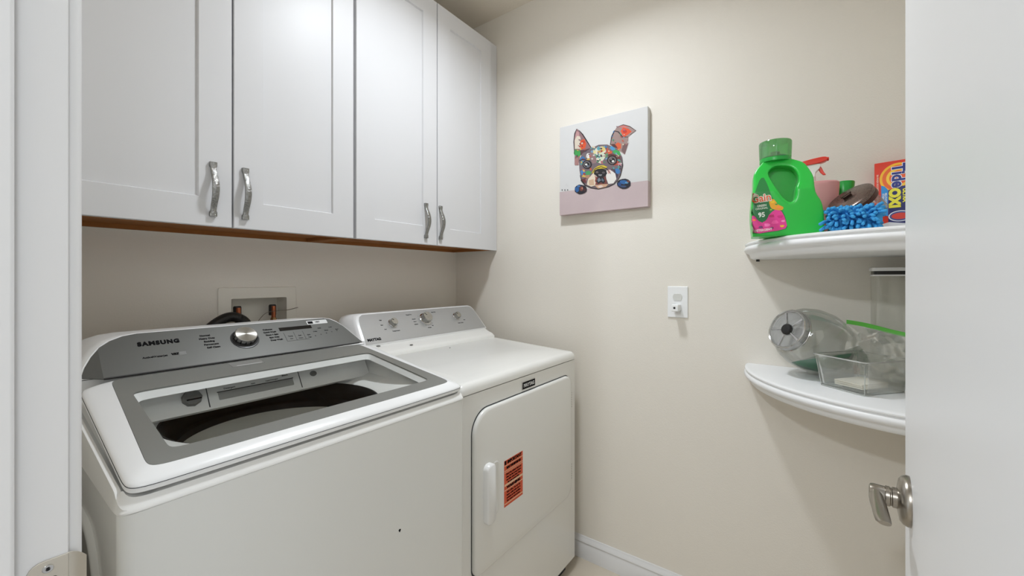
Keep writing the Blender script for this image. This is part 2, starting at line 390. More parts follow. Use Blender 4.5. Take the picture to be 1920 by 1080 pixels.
cabinet('wall_cabinet', .078, .8625, ((.085, .4705, .4235), (.4755, .8565, .5035)), 'white two-door shaker wall cabinet above the grey-topped washer')
cabinet('wall_cabinet', .8635, 1.690, ((.868, 1.2655, 1.199), (1.2705, 1.645, 1.284)), 'white two-door shaker wall cabinet in the corner above the dryer', filler=1.7165)
# ================================================================== DRYER
dr = thing('dryer', (1.265, .85, 0), 'white front-loading clothes dryer with silver control panel beside the picture wall', 'dryer')
X0, X1, Y0, Y1 = .896, 1.634, .85, 1.56
bm = B(); rings(bm, [[(a, b, z) for a, b in rrect(X0, X1, Y0, Y1, .008, 4)] for z in (.055, .928)]); obj('cabinet_body', bm, M['enamel_d'], dr)
bm = B(); rings(bm, [[(a, b, z) for a, b in rrect(X0 + .03, X1 - .03, Y0 + .03, Y1 - .02, .008, 4)] for z in (.0, .055)]); obj('toe_kick', bm, M['gapdark'], dr)
def ztop(y): return .966 + .085 * max(0, min(y, 1.36) - .90)
bm = B(); rs = []
def dring(ins, zf): return [(a, b, zf(b)) for a, b in rrect(X0 - .001 + ins, X1 + .001 - ins, Y0 - .003 + ins, Y1, (.004, .004, .018, .018), 6)]
for ins, f in ((.004, lambda y: .9305), (.0, lambda y: .932), (.0, lambda y: .945), (.003, lambda y: .955), (.010, lambda y: .963 + .06 * max(0, y - .9)), (.022, lambda y: ztop(y)), (.06, lambda y: ztop(y) + .003)): rs.append(dring(ins, f))
rings(bm, rs)
obj('top_panel', bm, M['enamel_d'], dr, ang=60)
# raised step of the top at the foot of the console
bm = B(); prism(bm, [(1.290, 1.0), (1.305, 1.012), (1.33, 1.020), (1.352, 1.032), (1.54, 1.032), (1.54, .98), (1.29, .98)], lambda a, b, h: (h, a, b), .905, 1.610); obj('top_step', bm, M['enamel_d'], dr, bevel=.003, ang=60)
# console
DA, DB = Vector((0, 1.35, 1.032)), Vector((0, 1.443, 1.146)); dl = (DB - DA).length; dn = Vector((0, DB.z - DA.z, -(DB.y - DA.y))).normalized() * -1
dn = Vector((0, -(DB.z - DA.z), DB.y - DA.y)).normalized()
def dpt(x, s, h=0): p = DA + (DB - DA) * (s / dl) + dn * h; return (x, p.y, p.z)
outl = [(.900, 0), (.903, .03), (.910, .09), (.917, .120), (.926, .138), (.946, .1475)] + [(1.27, .1478)] + [(1.578, .1475), (1.594, .140), (1.603, .125), (1.608, .09), (1.6135, .03), (1.616, 0)]
bm = B()
def grow(o, cx, cs, k): return [(cx + (x - cx) * (1 - k / .36), cs + (s - cs) * (1 - k / .075)) for x, s in o]
back = [(x + (x - 1.258) * .015, 1.53, dpt(x, s)[2] - .006) for x, s in outl]
rings(bm, [back, [(x, y + .012, z + .0005) for x, y, z in [dpt(a + (a - 1.258) * .012, s) for a, s in outl]], [dpt(x, s) for x, s in outl], [dpt(x, s, .003) for x, s in grow(outl, 1.258, .074, .004)]])
obj('console', bm, M['plastic'], dr, ang=50)
bm = B(); po = [(.914, .004), (.917, .03), (.924, .09), (.930, .117), (.938, .132), (.953, .1405), (1.27, .1415), (1.572, .1405), (1.585, .134), (1.595, .118), (1.600, .09), (1.605, .03), (1.607, .004)]
rings(bm, [[dpt(x, s, .0032) for x, s in po], [dpt(x, s, .0042) for x, s in po]]); cp = obj('control_panel', bm, M['silver'], dr, smooth=False); cp['label'] = 'brushed silver control panel'
TD = frame(dpt(0, 0, .0042), (1, 0, 0), (DB - DA)) 
def knob(x, s, r, h, par, T, skirt=True):
    bm = B(); lathe(bm, [(r * 1.22, 0), (r * 1.22, .0025), (r * 1.1, .004)], 40); k0 = obj('knob', bm, M['chrome'], par, T @ Matrix.Translation((x, s, 0)))
    bm = B(); n = 60; rs = []
    for z, q in ((.003, 1.0), (h * .8, .96), (h, .9)): rs.append([(r * q * (1 + (.035 if (i // 3) % 2 else 0)) * math.cos(2 * math.pi * i / n), r * q * (1 + (.035 if (i // 3) % 2 else 0)) * math.sin(2 * math.pi * i / n), z) for i in range(n)])
    rings(bm, rs); obj('knob_grip', bm, M['knob'], k0, T @ Matrix.Translation((x, s, 0)))
    bm = B(); box(bm, -.001, .001, r * .3, r * .86, h, h + .0006); obj('pointer', bm, M['ink'], k0, T @ Matrix.Translation((x, s, 0)) @ Matrix.Rotation(R(40), 4, 'Z'))
for x, s, r, h in ((1.073, .086, .0165, .020), (1.253, .090, .0245, .026), (1.449, .086, .0165, .020)): knob(x, s, r, h, dr, TD)
def letter(s, x, y, size, par, T, m='ink', **k): return obj('lettering', text_bm(s, size, **k), M[m], par, T @ Matrix.Translation((x, y, .0003)), smooth=False)
letter('MAYTAG', .957, .022, .0155, dr, TD, bold=.0008, xs=.95)
bm = B()
def addt(bm, s, x, y, size, **k): merge(bm, text_bm(s, size, **k), Matrix.Translation((x, y, .0003)))
for s, x, y, z in (('High', 1.023, .107, .006), ('Med', 1.019, .083, .006), ('Low', 1.027, .062, .006), ('Temperature', 1.073, .049, .007), ('Timed Dry', 1.175, .121, .007), ('Normal', 1.19, .096, .006), ('Heavy', 1.19, .083, .006), ('Delicate', 1.19, .069, .006), ('Auto Dry', 1.32, .123, .007), ('Off', 1.275, .052, .006), ('Wrinkle', 1.253, .044, .006), ('Start', 1.49, .062, .006), ('Push to Start', 1.455, .048, .007)): addt(bm, s, x, y, z, bold=.0001)
for k in range(11):
    a = R(150 + k * 24); c, s_ = math.cos(a), math.sin(a); p = Vector((1.253 + .0345 * c, .090 + .0345 * s_, .0002)); q = Vector((1.253 + .0385 * c, .090 + .0385 * s_, .0002)); tube(bm, [p, q], .0005, 4)
obj('dial_print', bm, M['grey_ink'], dr, TD, smooth=False)
# door
def dface(a, b, h): return (a, Y0 - h, b)
do = rrect(.947, 1.577, .356, .872, (.045, .075, .03, .045), 10)
def inset(o, k, c): return [(c[0] + (a - c[0]) * (1 - k / .315), c[1] + (b - c[1]) * (1 - k / .258)) for a, b in o]
cc = (1.262, .614)
bm = B(); rings(bm, [[dface(a, b, .0006) for a, b in inset(do, -.0035, cc)], [dface(a, b, .0010) for a, b in inset(do, -.0035, cc)]]); obj('door_gap', bm, M['gapdark'], dr, smooth=False)
bm = B(); rings(bm, [[dface(a, b, .001) for a, b in do], [dface(a, b, .009) for a, b in do], [dface(a, b, .0125) for a, b in inset(do, .003, cc)], [dface(a, b, .0140) for a, b in inset(do, .009, cc)]])
dd = obj('door', bm, M['enamel_d'], dr, ang=60)
bm = B(); ho = rrect(.986, 1.030, .508, .698, .018, 8); hc = (1.008, .603)
def ins2(o, k, c, hx, hy): return [(c[0] + (a - c[0]) * (1 - k / hx), c[1] + (b - c[1]) * (1 - k / hy)) for a, b in o]
rings(bm, [[dface(a, b, .013) for a, b in ho], [dface(a, b, .030) for a, b in ho], [dface(a, b, .034) for a, b in ins2(ho, .004, hc, .022, .095)]]); obj('door_handle', bm, M['plastic'], dd, ang=60)
bm = B(); hp = rrect(1.030, 1.066, .516, .690, .016, 8); hpc = (1.048, .603)
rs = [[dface(a, b, .0142) for a, b in hp], [dface(a, b, .0165) for a, b in ins2(hp, .003, hpc, .018, .087)], [dface(a, b, .0150) for a, b in ins2(hp, .007, hpc, .018, .087)]]
rings(bm, rs); obj('handle_recess', bm, M['enamel_d'], dd, ang=60)
for z in (.762, .452):
    bm = B(); box(bm, 1.5775, 1.5835, Y0 - .006, Y0, z - .036, z + .036)
    for k in range(-3, 4): box(bm, 1.577, 1.585, Y0 - .009, Y0 - .002, z + k * .01 - .002, z + k * .01 + .002)
    obj('hinge', bm, M['chrome'], dr, smooth=False)
# brand badge over the door
bm = B(); box(bm, 1.217, 1.303, Y0 - .003, Y0 - .0002, .882, .912); bd = obj('badge', bm, M['chrome'], dr, bevel=.0008)
bm = B(); box(bm, 1.2195, 1.3005, Y0 - .0036, Y0 - .0029, .8845, .9095); obj('badge_face', bm, M['ink'], bd)
TF = Matrix(((1, 0, 0, 0), (0, 0, -1, Y0 - .0036), (0, 1, 0, 0), (0, 0, 0, 1)))
obj('badge_lettering', text_bm('MAYTAG', .0175, bold=.0006, xs=.98), M['lt_ink'], bd, TF @ Matrix.Translation((1.26, .8965, .0002)), smooth=False)
# warning sticker on the door
st_ = thing('warning_sticker', (1.148, Y0 - .014, .594), 'orange-red warning sticker with black text on the dryer door', 'sticker')
OR, BL2, CR = cm((214, 84, 44), .5), M['ink'], cm((232, 196, 160), .5)
bm = B(); box(bm, 1.094, 1.203, Y0 - .0146, Y0 - .0141, .516, .672); obj('sheet', bm, OR, st_, smooth=False)
bm = B(); TS = Matrix(((1, 0, 0, 0), (0, 0, -1, Y0 - .0147), (0, 1, 0, 0), (0, 0, 0, 1)))
for z0, z1 in ((.6535, .6555), (.636, .638), (.6305, .632), (.585, .592), (.570, .5725), (.524, .527)): box(bm, 1.096, 1.201, Y0 - .0149, Y0 - .01462, z0, z1)
obj('cream_bars', bm, CR, st_, smooth=False)
bm = B()
def addz(bm, s, x, z, size, **k): merge(bm, text_bm(s, size, **k), TS @ Matrix.Translation((x, z, .0003)))
box(bm, 1.096, 1.106, Y0 - .0150, Y0 - .01462, .658, .671)
addz(bm, 'IMPORTANT', 1.153, .6635, .0145, bold=.0006); addz(bm, 'READ THIS BEFORE USE', 1.148, .6455, .0095, bold=.0006, xs=.82)
for k, s in enumerate(('Check the exhaust duct and', 'clean the lint screen before', 'and after every load. Keep', 'the area around clear.')): addz(bm, s, 1.148, .624 - k * .0095, .0085, bold=.0001, xs=.92)
addz(bm, 'WARNING', 1.148, .5785, .0125, bold=.0006, xs=1.3)
for k, s in enumerate(('Risk of fire. Do not dry', 'items soiled with oils or', 'solvents in this machine.', 'See owner instructions.')): addz(bm, s, 1.148, .563 - k * .0098, .0085, bold=.0001, xs=.98)
obj('printed_text', bm, M['ink'], st_, smooth=False)
# painted shapes of the canvas: colour, outline in metres from its lower left corner
ART = [
 ((134,103,106), [(0.0786,0.2730),(0.0741,0.3364),(0.0786,0.3696),(0.0893,0.3889),(0.1018,0.3788),(0.1315,0.3362),(0.1619,0.2885),(0.1376,0.2736),(0.1068,0.2623),(0.0974,0.2188),(0.0786,0.2247)]),
 ((180,138,138), [(0.0786,0.3469),(0.0893,0.3787),(0.1006,0.3706),(0.1068,0.3299),(0.0849,0.3286)]),
 ((207,196,180), [(0.0786,0.3383),(0.0912,0.3556),(0.1068,0.3496),(0.1143,0.3172),(0.1068,0.2933),(0.0798,0.2983)]),
 ((207,77,36), [(0.1081,0.3308),(0.1284,0.3340),(0.1376,0.3098),(0.1327,0.2924),(0.1143,0.2880),(0.1056,0.3076)]),
 ((184,55,31), [(0.1315,0.3194),(0.1307,0.3172),(0.1283,0.3157),(0.1248,0.3153),(0.1210,0.3160),(0.1175,0.3178),(0.1151,0.3202),(0.1143,0.3228),(0.1151,0.3251),(0.1175,0.3265),(0.1210,0.3269),(0.1248,0.3262),(0.1283,0.3244),(0.1307,0.3220)]),
 ((80,53,57), [(0.1006,0.2860),(0.1376,0.2847),(0.1588,0.2875),(0.1254,0.2674),(0.1068,0.2623)]),
 ((55,150,73), [(0.1077,0.2734),(0.1083,0.2656),(0.1030,0.2606),(0.0958,0.2586),(0.0878,0.2600),(0.0818,0.2660),(0.0770,0.2721),(0.0743,0.2794),(0.0757,0.2867),(0.0804,0.2921),(0.0877,0.2943),(0.0953,0.2903),(0.1026,0.2874),(0.1075,0.2808)]),
 ((34,23,27), [(0.0790,0.2730),(0.0770,0.3301),(0.0813,0.3674),(0.0903,0.3871),(0.0883,0.3883),(0.0770,0.3692),(0.0725,0.3310),(0.0768,0.2733)]),
 ((34,23,27), [(0.1008,0.3777),(0.1170,0.3556),(0.1353,0.3257),(0.1607,0.2875),(0.1630,0.2885),(0.1399,0.3275),(0.1214,0.3576),(0.1029,0.3789)]),
 ((158,117,114), [(0.0786,0.2503),(0.0956,0.2558),(0.1006,0.2211),(0.0817,0.2213)]),
 ((150,126,121), [(0.2494,0.2844),(0.2579,0.3187),(0.2720,0.3425),(0.2820,0.3547),(0.3106,0.3580),(0.3376,0.3452),(0.3651,0.3211),(0.3493,0.3120),(0.3322,0.3009),(0.3322,0.2721),(0.3171,0.2293),(0.2886,0.2541)]),
 ((110,84,84), [(0.3106,0.2763),(0.3311,0.2724),(0.3171,0.2304),(0.3024,0.2489)]),
 ((34,23,27), [(0.2530,0.2846),(0.2609,0.3174),(0.2723,0.3378),(0.2871,0.3305),(0.3051,0.3054),(0.3322,0.2997),(0.3323,0.3021),(0.3074,0.3091),(0.2901,0.3337),(0.2694,0.3424),(0.2561,0.3198),(0.2505,0.2855)]),
 ((189,110,103), [(0.2886,0.3549),(0.3106,0.3569),(0.3376,0.3437),(0.3106,0.3422)]),
 ((213,73,31), [(0.2986,0.3342),(0.3095,0.3466),(0.3322,0.3365),(0.3472,0.3213),(0.3295,0.3109),(0.3122,0.3039)]),
 ((180,42,27), [(0.3268,0.3256),(0.3259,0.3226),(0.3232,0.3206),(0.3193,0.3200),(0.3149,0.3209),(0.3110,0.3232),(0.3083,0.3263),(0.3073,0.3297),(0.3083,0.3327),(0.3110,0.3347),(0.3149,0.3353),(0.3193,0.3343),(0.3232,0.3321),(0.3259,0.3290)]),
 ((204,88,47), [(0.2731,0.2809),(0.2864,0.2879),(0.3007,0.2782),(0.3007,0.2587),(0.2842,0.2586)]),
 ((82,40,38), [(0.2523,0.2860),(0.2720,0.2838),(0.2886,0.2594),(0.2664,0.2705)]),
 ((34,23,27), [(0.2823,0.3539),(0.3107,0.3564),(0.3369,0.3440),(0.3635,0.3213),(0.3398,0.3094),(0.3407,0.3079),(0.3667,0.3209),(0.3382,0.3465),(0.3105,0.3596),(0.2817,0.3556)]),
 ((108,95,101), [(0.1006,0.2408),(0.1192,0.2713),(0.1619,0.2858),(0.1975,0.2944),(0.2380,0.2877),(0.2886,0.2567),(0.3051,0.2220),(0.3079,0.1846),(0.2969,0.1440),(0.2831,0.1195),(0.2438,0.1023),(0.1975,0.0986),(0.1558,0.1095),(0.1254,0.1303),(0.1099,0.1605),(0.1037,0.1952)]),
 ((138,110,110), [(0.1558,0.2647),(0.1738,0.2808),(0.1916,0.2473),(0.1857,0.2154),(0.1678,0.2156),(0.1588,0.2365)]),
 ((213,207,189), [(0.1690,0.2734),(0.1928,0.2844),(0.2254,0.2836),(0.2312,0.2620),(0.2277,0.2328),(0.2080,0.2090),(0.1887,0.2204),(0.1827,0.2544)]),
 ((198,206,184), [(0.1916,0.2583),(0.2266,0.2547),(0.2266,0.2314),(0.2034,0.2234)]),
 ((207,184,110), [(0.2063,0.2693),(0.2138,0.2858),(0.2294,0.2731),(0.2254,0.2603),(0.2121,0.2600)]),
 ((88,156,174), [(0.1875,0.2782),(0.1963,0.2892),(0.2063,0.2775),(0.1975,0.2671)]),
 ((211,202,147), [(0.1678,0.2653),(0.1768,0.2747),(0.1875,0.2656),(0.1798,0.2549)]),
 ((95,138,101), [(0.2294,0.2488),(0.2409,0.2494),(0.2426,0.2356),(0.2300,0.2308)]),
 ((198,84,47), [(0.2323,0.2618),(0.2409,0.2656),(0.2607,0.2522),(0.2579,0.2420),(0.2438,0.2435)]),
 ((68,143,189), [(0.2483,0.2717),(0.2579,0.2774),(0.2731,0.2660),(0.2748,0.2566),(0.2607,0.2576)]),
 ((55,156,80), [(0.2619,0.2520),(0.2748,0.2593),(0.2953,0.2459),(0.2986,0.2311),(0.2803,0.2316)]),
 ((47,110,165), [(0.1056,0.2513),(0.1204,0.2571),(0.1327,0.2454),(0.1284,0.2305),(0.1143,0.2290)]),
 ((220,220,217), [(0.1578,0.2522),(0.1565,0.2472),(0.1533,0.2441),(0.1496,0.2422),(0.1449,0.2418),(0.1415,0.2464),(0.1389,0.2507),(0.1368,0.2559),(0.1385,0.2607),(0.1409,0.2648),(0.1451,0.2663),(0.1496,0.2652),(0.1544,0.2633),(0.1561,0.2575)]),
 ((99,51,49), [(0.2438,0.2381),(0.2664,0.2395),(0.2997,0.2256),(0.2942,0.1974),(0.2720,0.1904),(0.2438,0.2058)]),
 ((193,138,147), [(0.2820,0.1968),(0.2969,0.1996),(0.3024,0.1855),(0.2914,0.1820)]),
 ((60,121,180), [(0.1081,0.1917),(0.1223,0.1946),(0.1327,0.1840),(0.1284,0.1718),(0.1143,0.1722)]),
 ((64,145,88), [(0.1327,0.1840),(0.1486,0.1871),(0.1631,0.1777),(0.1528,0.1654),(0.1376,0.1688)]),
 ((169,128,101), [(0.1284,0.1690),(0.1558,0.1677),(0.1528,0.1543),(0.1315,0.1529)]),
 ((101,46,46), [(0.1143,0.1542),(0.1346,0.1541),(0.1376,0.1314),(0.1223,0.1391)]),
 ((53,115,174), [(0.2720,0.1744),(0.2859,0.1765),(0.2969,0.1641),(0.2886,0.1506),(0.2748,0.1569)]),
 ((64,55,73), [(0.2607,0.1815),(0.2731,0.1753),(0.2775,0.1576),(0.2886,0.1479),(0.2803,0.1252),(0.2720,0.1531)]),
 ((64,138,88), [(0.2057,0.2222),(0.2026,0.2226),(0.1996,0.2245),(0.1995,0.2277),(0.2012,0.2298),(0.2044,0.2303),(0.2068,0.2275),(0.2078,0.2243)]),
 ((64,138,88), [(0.2964,0.1976),(0.2948,0.2001),(0.2941,0.2028),(0.2944,0.2055),(0.2959,0.2073),(0.2978,0.2055),(0.2984,0.2023),(0.2980,0.1995)]),
 ((82,138,138), [(0.2858,0.1753),(0.2855,0.1786),(0.2894,0.1806),(0.2941,0.1817),(0.2979,0.1795),(0.2977,0.1755),(0.2933,0.1728),(0.2879,0.1721)]),
 ((88,64,73), [(0.2834,0.2061),(0.2837,0.2081),(0.2873,0.2108),(0.2929,0.2115),(0.2951,0.2100),(0.2952,0.2075),(0.2901,0.2052),(0.2847,0.2041)]),
 ((184,77,49), [(0.1092,0.2278),(0.1098,0.2305),(0.1130,0.2344),(0.1174,0.2370),(0.1205,0.2376),(0.1213,0.2354),(0.1166,0.2309),(0.1124,0.2286)]),
 ((165,101,101), [(0.1342,0.1470),(0.1341,0.1495),(0.1358,0.1517),(0.1390,0.1507),(0.1409,0.1485),(0.1406,0.1461),(0.1391,0.1436),(0.1358,0.1447)]),
 ((64,55,68), [(0.2011,0.2198),(0.1980,0.2190),(0.1934,0.2206),(0.1895,0.2239),(0.1877,0.2279),(0.1919,0.2282),(0.1965,0.2263),(0.2011,0.2230)]),
 ((55,110,165), [(0.2932,0.1536),(0.2903,0.1550),(0.2909,0.1577),(0.2921,0.1598),(0.2950,0.1600),(0.2971,0.1577),(0.2983,0.1548),(0.2960,0.1532)]),
 ((193,188,184), [(0.1364,0.2483),(0.1358,0.2509),(0.1387,0.2555),(0.1423,0.2595),(0.1450,0.2597),(0.1464,0.2577),(0.1434,0.2521),(0.1390,0.2483)]),
 ((88,64,73), [(0.2313,0.2679),(0.2291,0.2700),(0.2287,0.2749),(0.2304,0.2791),(0.2330,0.2803),(0.2359,0.2786),(0.2355,0.2728),(0.2338,0.2689)]),
 ((88,64,73), [(0.1257,0.1542),(0.1278,0.1567),(0.1319,0.1583),(0.1363,0.1568),(0.1395,0.1545),(0.1376,0.1519),(0.1334,0.1506),(0.1285,0.1516)]),
 ((82,138,138), [(0.2313,0.2759),(0.2284,0.2760),(0.2244,0.2774),(0.2195,0.2802),(0.2180,0.2828),(0.2206,0.2833),(0.2258,0.2809),(0.2303,0.2781)]),
 ((184,77,49), [(0.1555,0.2458),(0.1530,0.2480),(0.1518,0.2518),(0.1530,0.2551),(0.1553,0.2563),(0.1578,0.2545),(0.1584,0.2507),(0.1581,0.2468)]),
 ((165,101,101), [(0.1163,0.2322),(0.1167,0.2369),(0.1174,0.2416),(0.1221,0.2453),(0.1259,0.2446),(0.1259,0.2405),(0.1252,0.2359),(0.1208,0.2337)]),
 ((82,138,138), [(0.1904,0.2480),(0.1910,0.2511),(0.1944,0.2529),(0.1978,0.2534),(0.2009,0.2524),(0.2007,0.2495),(0.1979,0.2470),(0.1936,0.2463)]),
 ((82,138,138), [(0.1589,0.2857),(0.1597,0.2886),(0.1618,0.2913),(0.1650,0.2885),(0.1679,0.2856),(0.1662,0.2826),(0.1640,0.2802),(0.1602,0.2819)]),
 ((55,110,165), [(0.2354,0.2734),(0.2314,0.2740),(0.2273,0.2767),(0.2267,0.2808),(0.2274,0.2842),(0.2312,0.2836),(0.2353,0.2813),(0.2368,0.2768)]),
 ((82,138,138), [(0.2643,0.1788),(0.2628,0.1818),(0.2645,0.1840),(0.2669,0.1847),(0.2700,0.1839),(0.2713,0.1808),(0.2706,0.1777),(0.2673,0.1771)]),
 ((184,77,49), [(0.2895,0.1899),(0.2872,0.1891),(0.2818,0.1908),(0.2770,0.1946),(0.2769,0.1969),(0.2781,0.1987),(0.2843,0.1962),(0.2882,0.1925)]),
 ((110,147,174), [(0.2814,0.2345),(0.2783,0.2358),(0.2753,0.2390),(0.2753,0.2429),(0.2771,0.2448),(0.2800,0.2442),(0.2831,0.2409),(0.2826,0.2372)]),
 ((64,55,68), [(0.2926,0.1842),(0.2914,0.1877),(0.2927,0.1903),(0.2959,0.1891),(0.2983,0.1861),(0.2995,0.1822),(0.2978,0.1800),(0.2948,0.1817)]),
 ((165,101,101), [(0.1315,0.1881),(0.1269,0.1902),(0.1220,0.1936),(0.1166,0.1988),(0.1167,0.2012),(0.1193,0.2013),(0.1250,0.1966),(0.1304,0.1915)]),
 ((64,55,68), [(0.2155,0.2737),(0.2133,0.2717),(0.2086,0.2715),(0.2039,0.2741),(0.2016,0.2774),(0.2034,0.2802),(0.2094,0.2796),(0.2135,0.2766)]),
 ((184,77,49), [(0.1619,0.1869),(0.1584,0.1877),(0.1556,0.1921),(0.1547,0.1971),(0.1573,0.1991),(0.1608,0.1971),(0.1635,0.1935),(0.1649,0.1884)]),
 ((184,77,49), [(0.2313,0.2487),(0.2282,0.2501),(0.2268,0.2531),(0.2288,0.2551),(0.2319,0.2554),(0.2348,0.2536),(0.2354,0.2510),(0.2347,0.2484)]),
 ((202,165,82), [(0.2089,0.2587),(0.2062,0.2563),(0.1993,0.2591),(0.1929,0.2628),(0.1916,0.2672),(0.1957,0.2687),(0.2022,0.2666),(0.2067,0.2627)]),
 ((82,138,138), [(0.1853,0.2508),(0.1824,0.2487),(0.1791,0.2484),(0.1773,0.2515),(0.1774,0.2546),(0.1794,0.2568),(0.1827,0.2577),(0.1844,0.2544)]),
 ((184,77,49), [(0.2388,0.2585),(0.2363,0.2621),(0.2350,0.2670),(0.2363,0.2714),(0.2387,0.2735),(0.2409,0.2701),(0.2422,0.2657),(0.2417,0.2602)]),
 ((165,101,101), [(0.1630,0.2479),(0.1610,0.2477),(0.1567,0.2516),(0.1537,0.2556),(0.1539,0.2575),(0.1562,0.2569),(0.1603,0.2544),(0.1638,0.2495)]),
 ((138,110,114), [(0.2087,0.2151),(0.2091,0.2179),(0.2126,0.2205),(0.2167,0.2201),(0.2198,0.2191),(0.2192,0.2164),(0.2161,0.2142),(0.2115,0.2132)]),
 ((202,165,82), [(0.1394,0.2370),(0.1401,0.2412),(0.1467,0.2427),(0.1529,0.2434),(0.1569,0.2404),(0.1559,0.2364),(0.1503,0.2339),(0.1434,0.2338)]),
 ((193,188,184), [(0.1703,0.2500),(0.1693,0.2532),(0.1728,0.2550),(0.1767,0.2552),(0.1800,0.2532),(0.1797,0.2499),(0.1765,0.2481),(0.1729,0.2482)]),
 ((184,77,49), [(0.2842,0.1993),(0.2819,0.2012),(0.2813,0.2049),(0.2836,0.2077),(0.2865,0.2072),(0.2884,0.2051),(0.2891,0.2016),(0.2867,0.1996)]),
 ((64,138,88), [(0.2287,0.2098),(0.2265,0.2094),(0.2233,0.2100),(0.2199,0.2119),(0.2186,0.2142),(0.2208,0.2151),(0.2246,0.2139),(0.2286,0.2119)]),
 ((207,193,165), [(0.1817,0.2831),(0.1778,0.2827),(0.1732,0.2844),(0.1676,0.2878),(0.1667,0.2920),(0.1706,0.2933),(0.1764,0.2908),(0.1803,0.2868)]),
 ((110,147,174), [(0.2281,0.2254),(0.2289,0.2281),(0.2338,0.2298),(0.2403,0.2303),(0.2439,0.2276),(0.2420,0.2243),(0.2360,0.2230),(0.2306,0.2232)]),
 ((202,165,82), [(0.1289,0.1855),(0.1251,0.1844),(0.1219,0.1886),(0.1196,0.1929),(0.1218,0.1960),(0.1261,0.1956),(0.1305,0.1927),(0.1307,0.1882)]),
 ((184,77,49), [(0.2690,0.1906),(0.2705,0.1924),(0.2736,0.1936),(0.2769,0.1938),(0.2792,0.1929),(0.2781,0.1912),(0.2751,0.1900),(0.2707,0.1891)]),
 ((88,64,73), [(0.1552,0.2572),(0.1537,0.2558),(0.1506,0.2571),(0.1484,0.2595),(0.1484,0.2617),(0.1504,0.2629),(0.1536,0.2617),(0.1557,0.2592)]),
 ((202,165,82), [(0.1232,0.1621),(0.1236,0.1651),(0.1280,0.1677),(0.1332,0.1681),(0.1362,0.1664),(0.1348,0.1636),(0.1317,0.1607),(0.1264,0.1605)]),
 ((156,55,46), [(0.2156,0.2598),(0.2128,0.2585),(0.2086,0.2591),(0.2071,0.2631),(0.2076,0.2664),(0.2107,0.2682),(0.2151,0.2667),(0.2167,0.2627)]),
 ((82,138,138), [(0.2886,0.1754),(0.2857,0.1779),(0.2857,0.1822),(0.2866,0.1868),(0.2902,0.1859),(0.2940,0.1847),(0.2935,0.1798),(0.2918,0.1765)]),
 ((82,138,138), [(0.1087,0.2188),(0.1071,0.2233),(0.1104,0.2272),(0.1146,0.2297),(0.1188,0.2282),(0.1208,0.2243),(0.1177,0.2205),(0.1135,0.2174)]),
 ((110,147,174), [(0.1719,0.2654),(0.1676,0.2641),(0.1625,0.2656),(0.1591,0.2700),(0.1606,0.2737),(0.1637,0.2760),(0.1688,0.2741),(0.1716,0.2698)]),
 ((193,188,184), [(0.1652,0.2340),(0.1623,0.2363),(0.1619,0.2400),(0.1653,0.2410),(0.1689,0.2407),(0.1719,0.2378),(0.1713,0.2344),(0.1682,0.2334)]),
 ((202,165,82), [(0.1174,0.1620),(0.1173,0.1659),(0.1190,0.1707),(0.1239,0.1740),(0.1271,0.1733),(0.1290,0.1706),(0.1258,0.1654),(0.1213,0.1625)]),
 ((207,193,165), [(0.2918,0.2246),(0.2878,0.2233),(0.2821,0.2259),(0.2781,0.2308),(0.2786,0.2349),(0.2824,0.2361),(0.2877,0.2335),(0.2912,0.2290)]),
 ((88,64,73), [(0.2300,0.2449),(0.2270,0.2462),(0.2246,0.2488),(0.2224,0.2520),(0.2233,0.2540),(0.2257,0.2536),(0.2285,0.2510),(0.2297,0.2479)]),
 ((82,138,138), [(0.1152,0.2321),(0.1139,0.2346),(0.1137,0.2379),(0.1167,0.2401),(0.1201,0.2392),(0.1210,0.2361),(0.1214,0.2326),(0.1181,0.2307)]),
 ((82,138,138), [(0.2977,0.2056),(0.2938,0.2052),(0.2889,0.2056),(0.2849,0.2101),(0.2844,0.2142),(0.2886,0.2145),(0.2935,0.2139),(0.2963,0.2096)]),
 ((110,147,174), [(0.1873,0.2367),(0.1857,0.2405),(0.1862,0.2450),(0.1894,0.2493),(0.1938,0.2488),(0.1963,0.2450),(0.1945,0.2400),(0.1913,0.2367)]),
 ((88,64,73), [(0.2138,0.2367),(0.2097,0.2384),(0.2061,0.2413),(0.2039,0.2465),(0.2066,0.2495),(0.2111,0.2490),(0.2144,0.2444),(0.2162,0.2396)]),
 ((138,110,114), [(0.2014,0.2620),(0.2005,0.2643),(0.2016,0.2676),(0.2037,0.2695),(0.2055,0.2695),(0.2072,0.2683),(0.2062,0.2647),(0.2037,0.2629)]),
 ((64,55,68), [(0.1991,0.2406),(0.1959,0.2399),(0.1920,0.2410),(0.1887,0.2442),(0.1894,0.2470),(0.1918,0.2486),(0.1956,0.2468),(0.1986,0.2439)]),
 ((207,193,165), [(0.2477,0.2545),(0.2459,0.2540),(0.2436,0.2556),(0.2415,0.2583),(0.2430,0.2597),(0.2448,0.2606),(0.2471,0.2584),(0.2494,0.2558)]),
 ((64,138,88), [(0.1928,0.2162),(0.1903,0.2175),(0.1890,0.2198),(0.1892,0.2227),(0.1925,0.2232),(0.1957,0.2218),(0.1967,0.2188),(0.1952,0.2168)]),
 ((82,138,138), [(0.1970,0.2352),(0.1965,0.2383),(0.1991,0.2432),(0.2041,0.2449),(0.2074,0.2447),(0.2089,0.2420),(0.2046,0.2378),(0.1999,0.2336)]),
 ((156,55,46), [(0.1267,0.2371),(0.1240,0.2371),(0.1194,0.2406),(0.1156,0.2456),(0.1172,0.2472),(0.1193,0.2482),(0.1237,0.2438),(0.1275,0.2393)]),
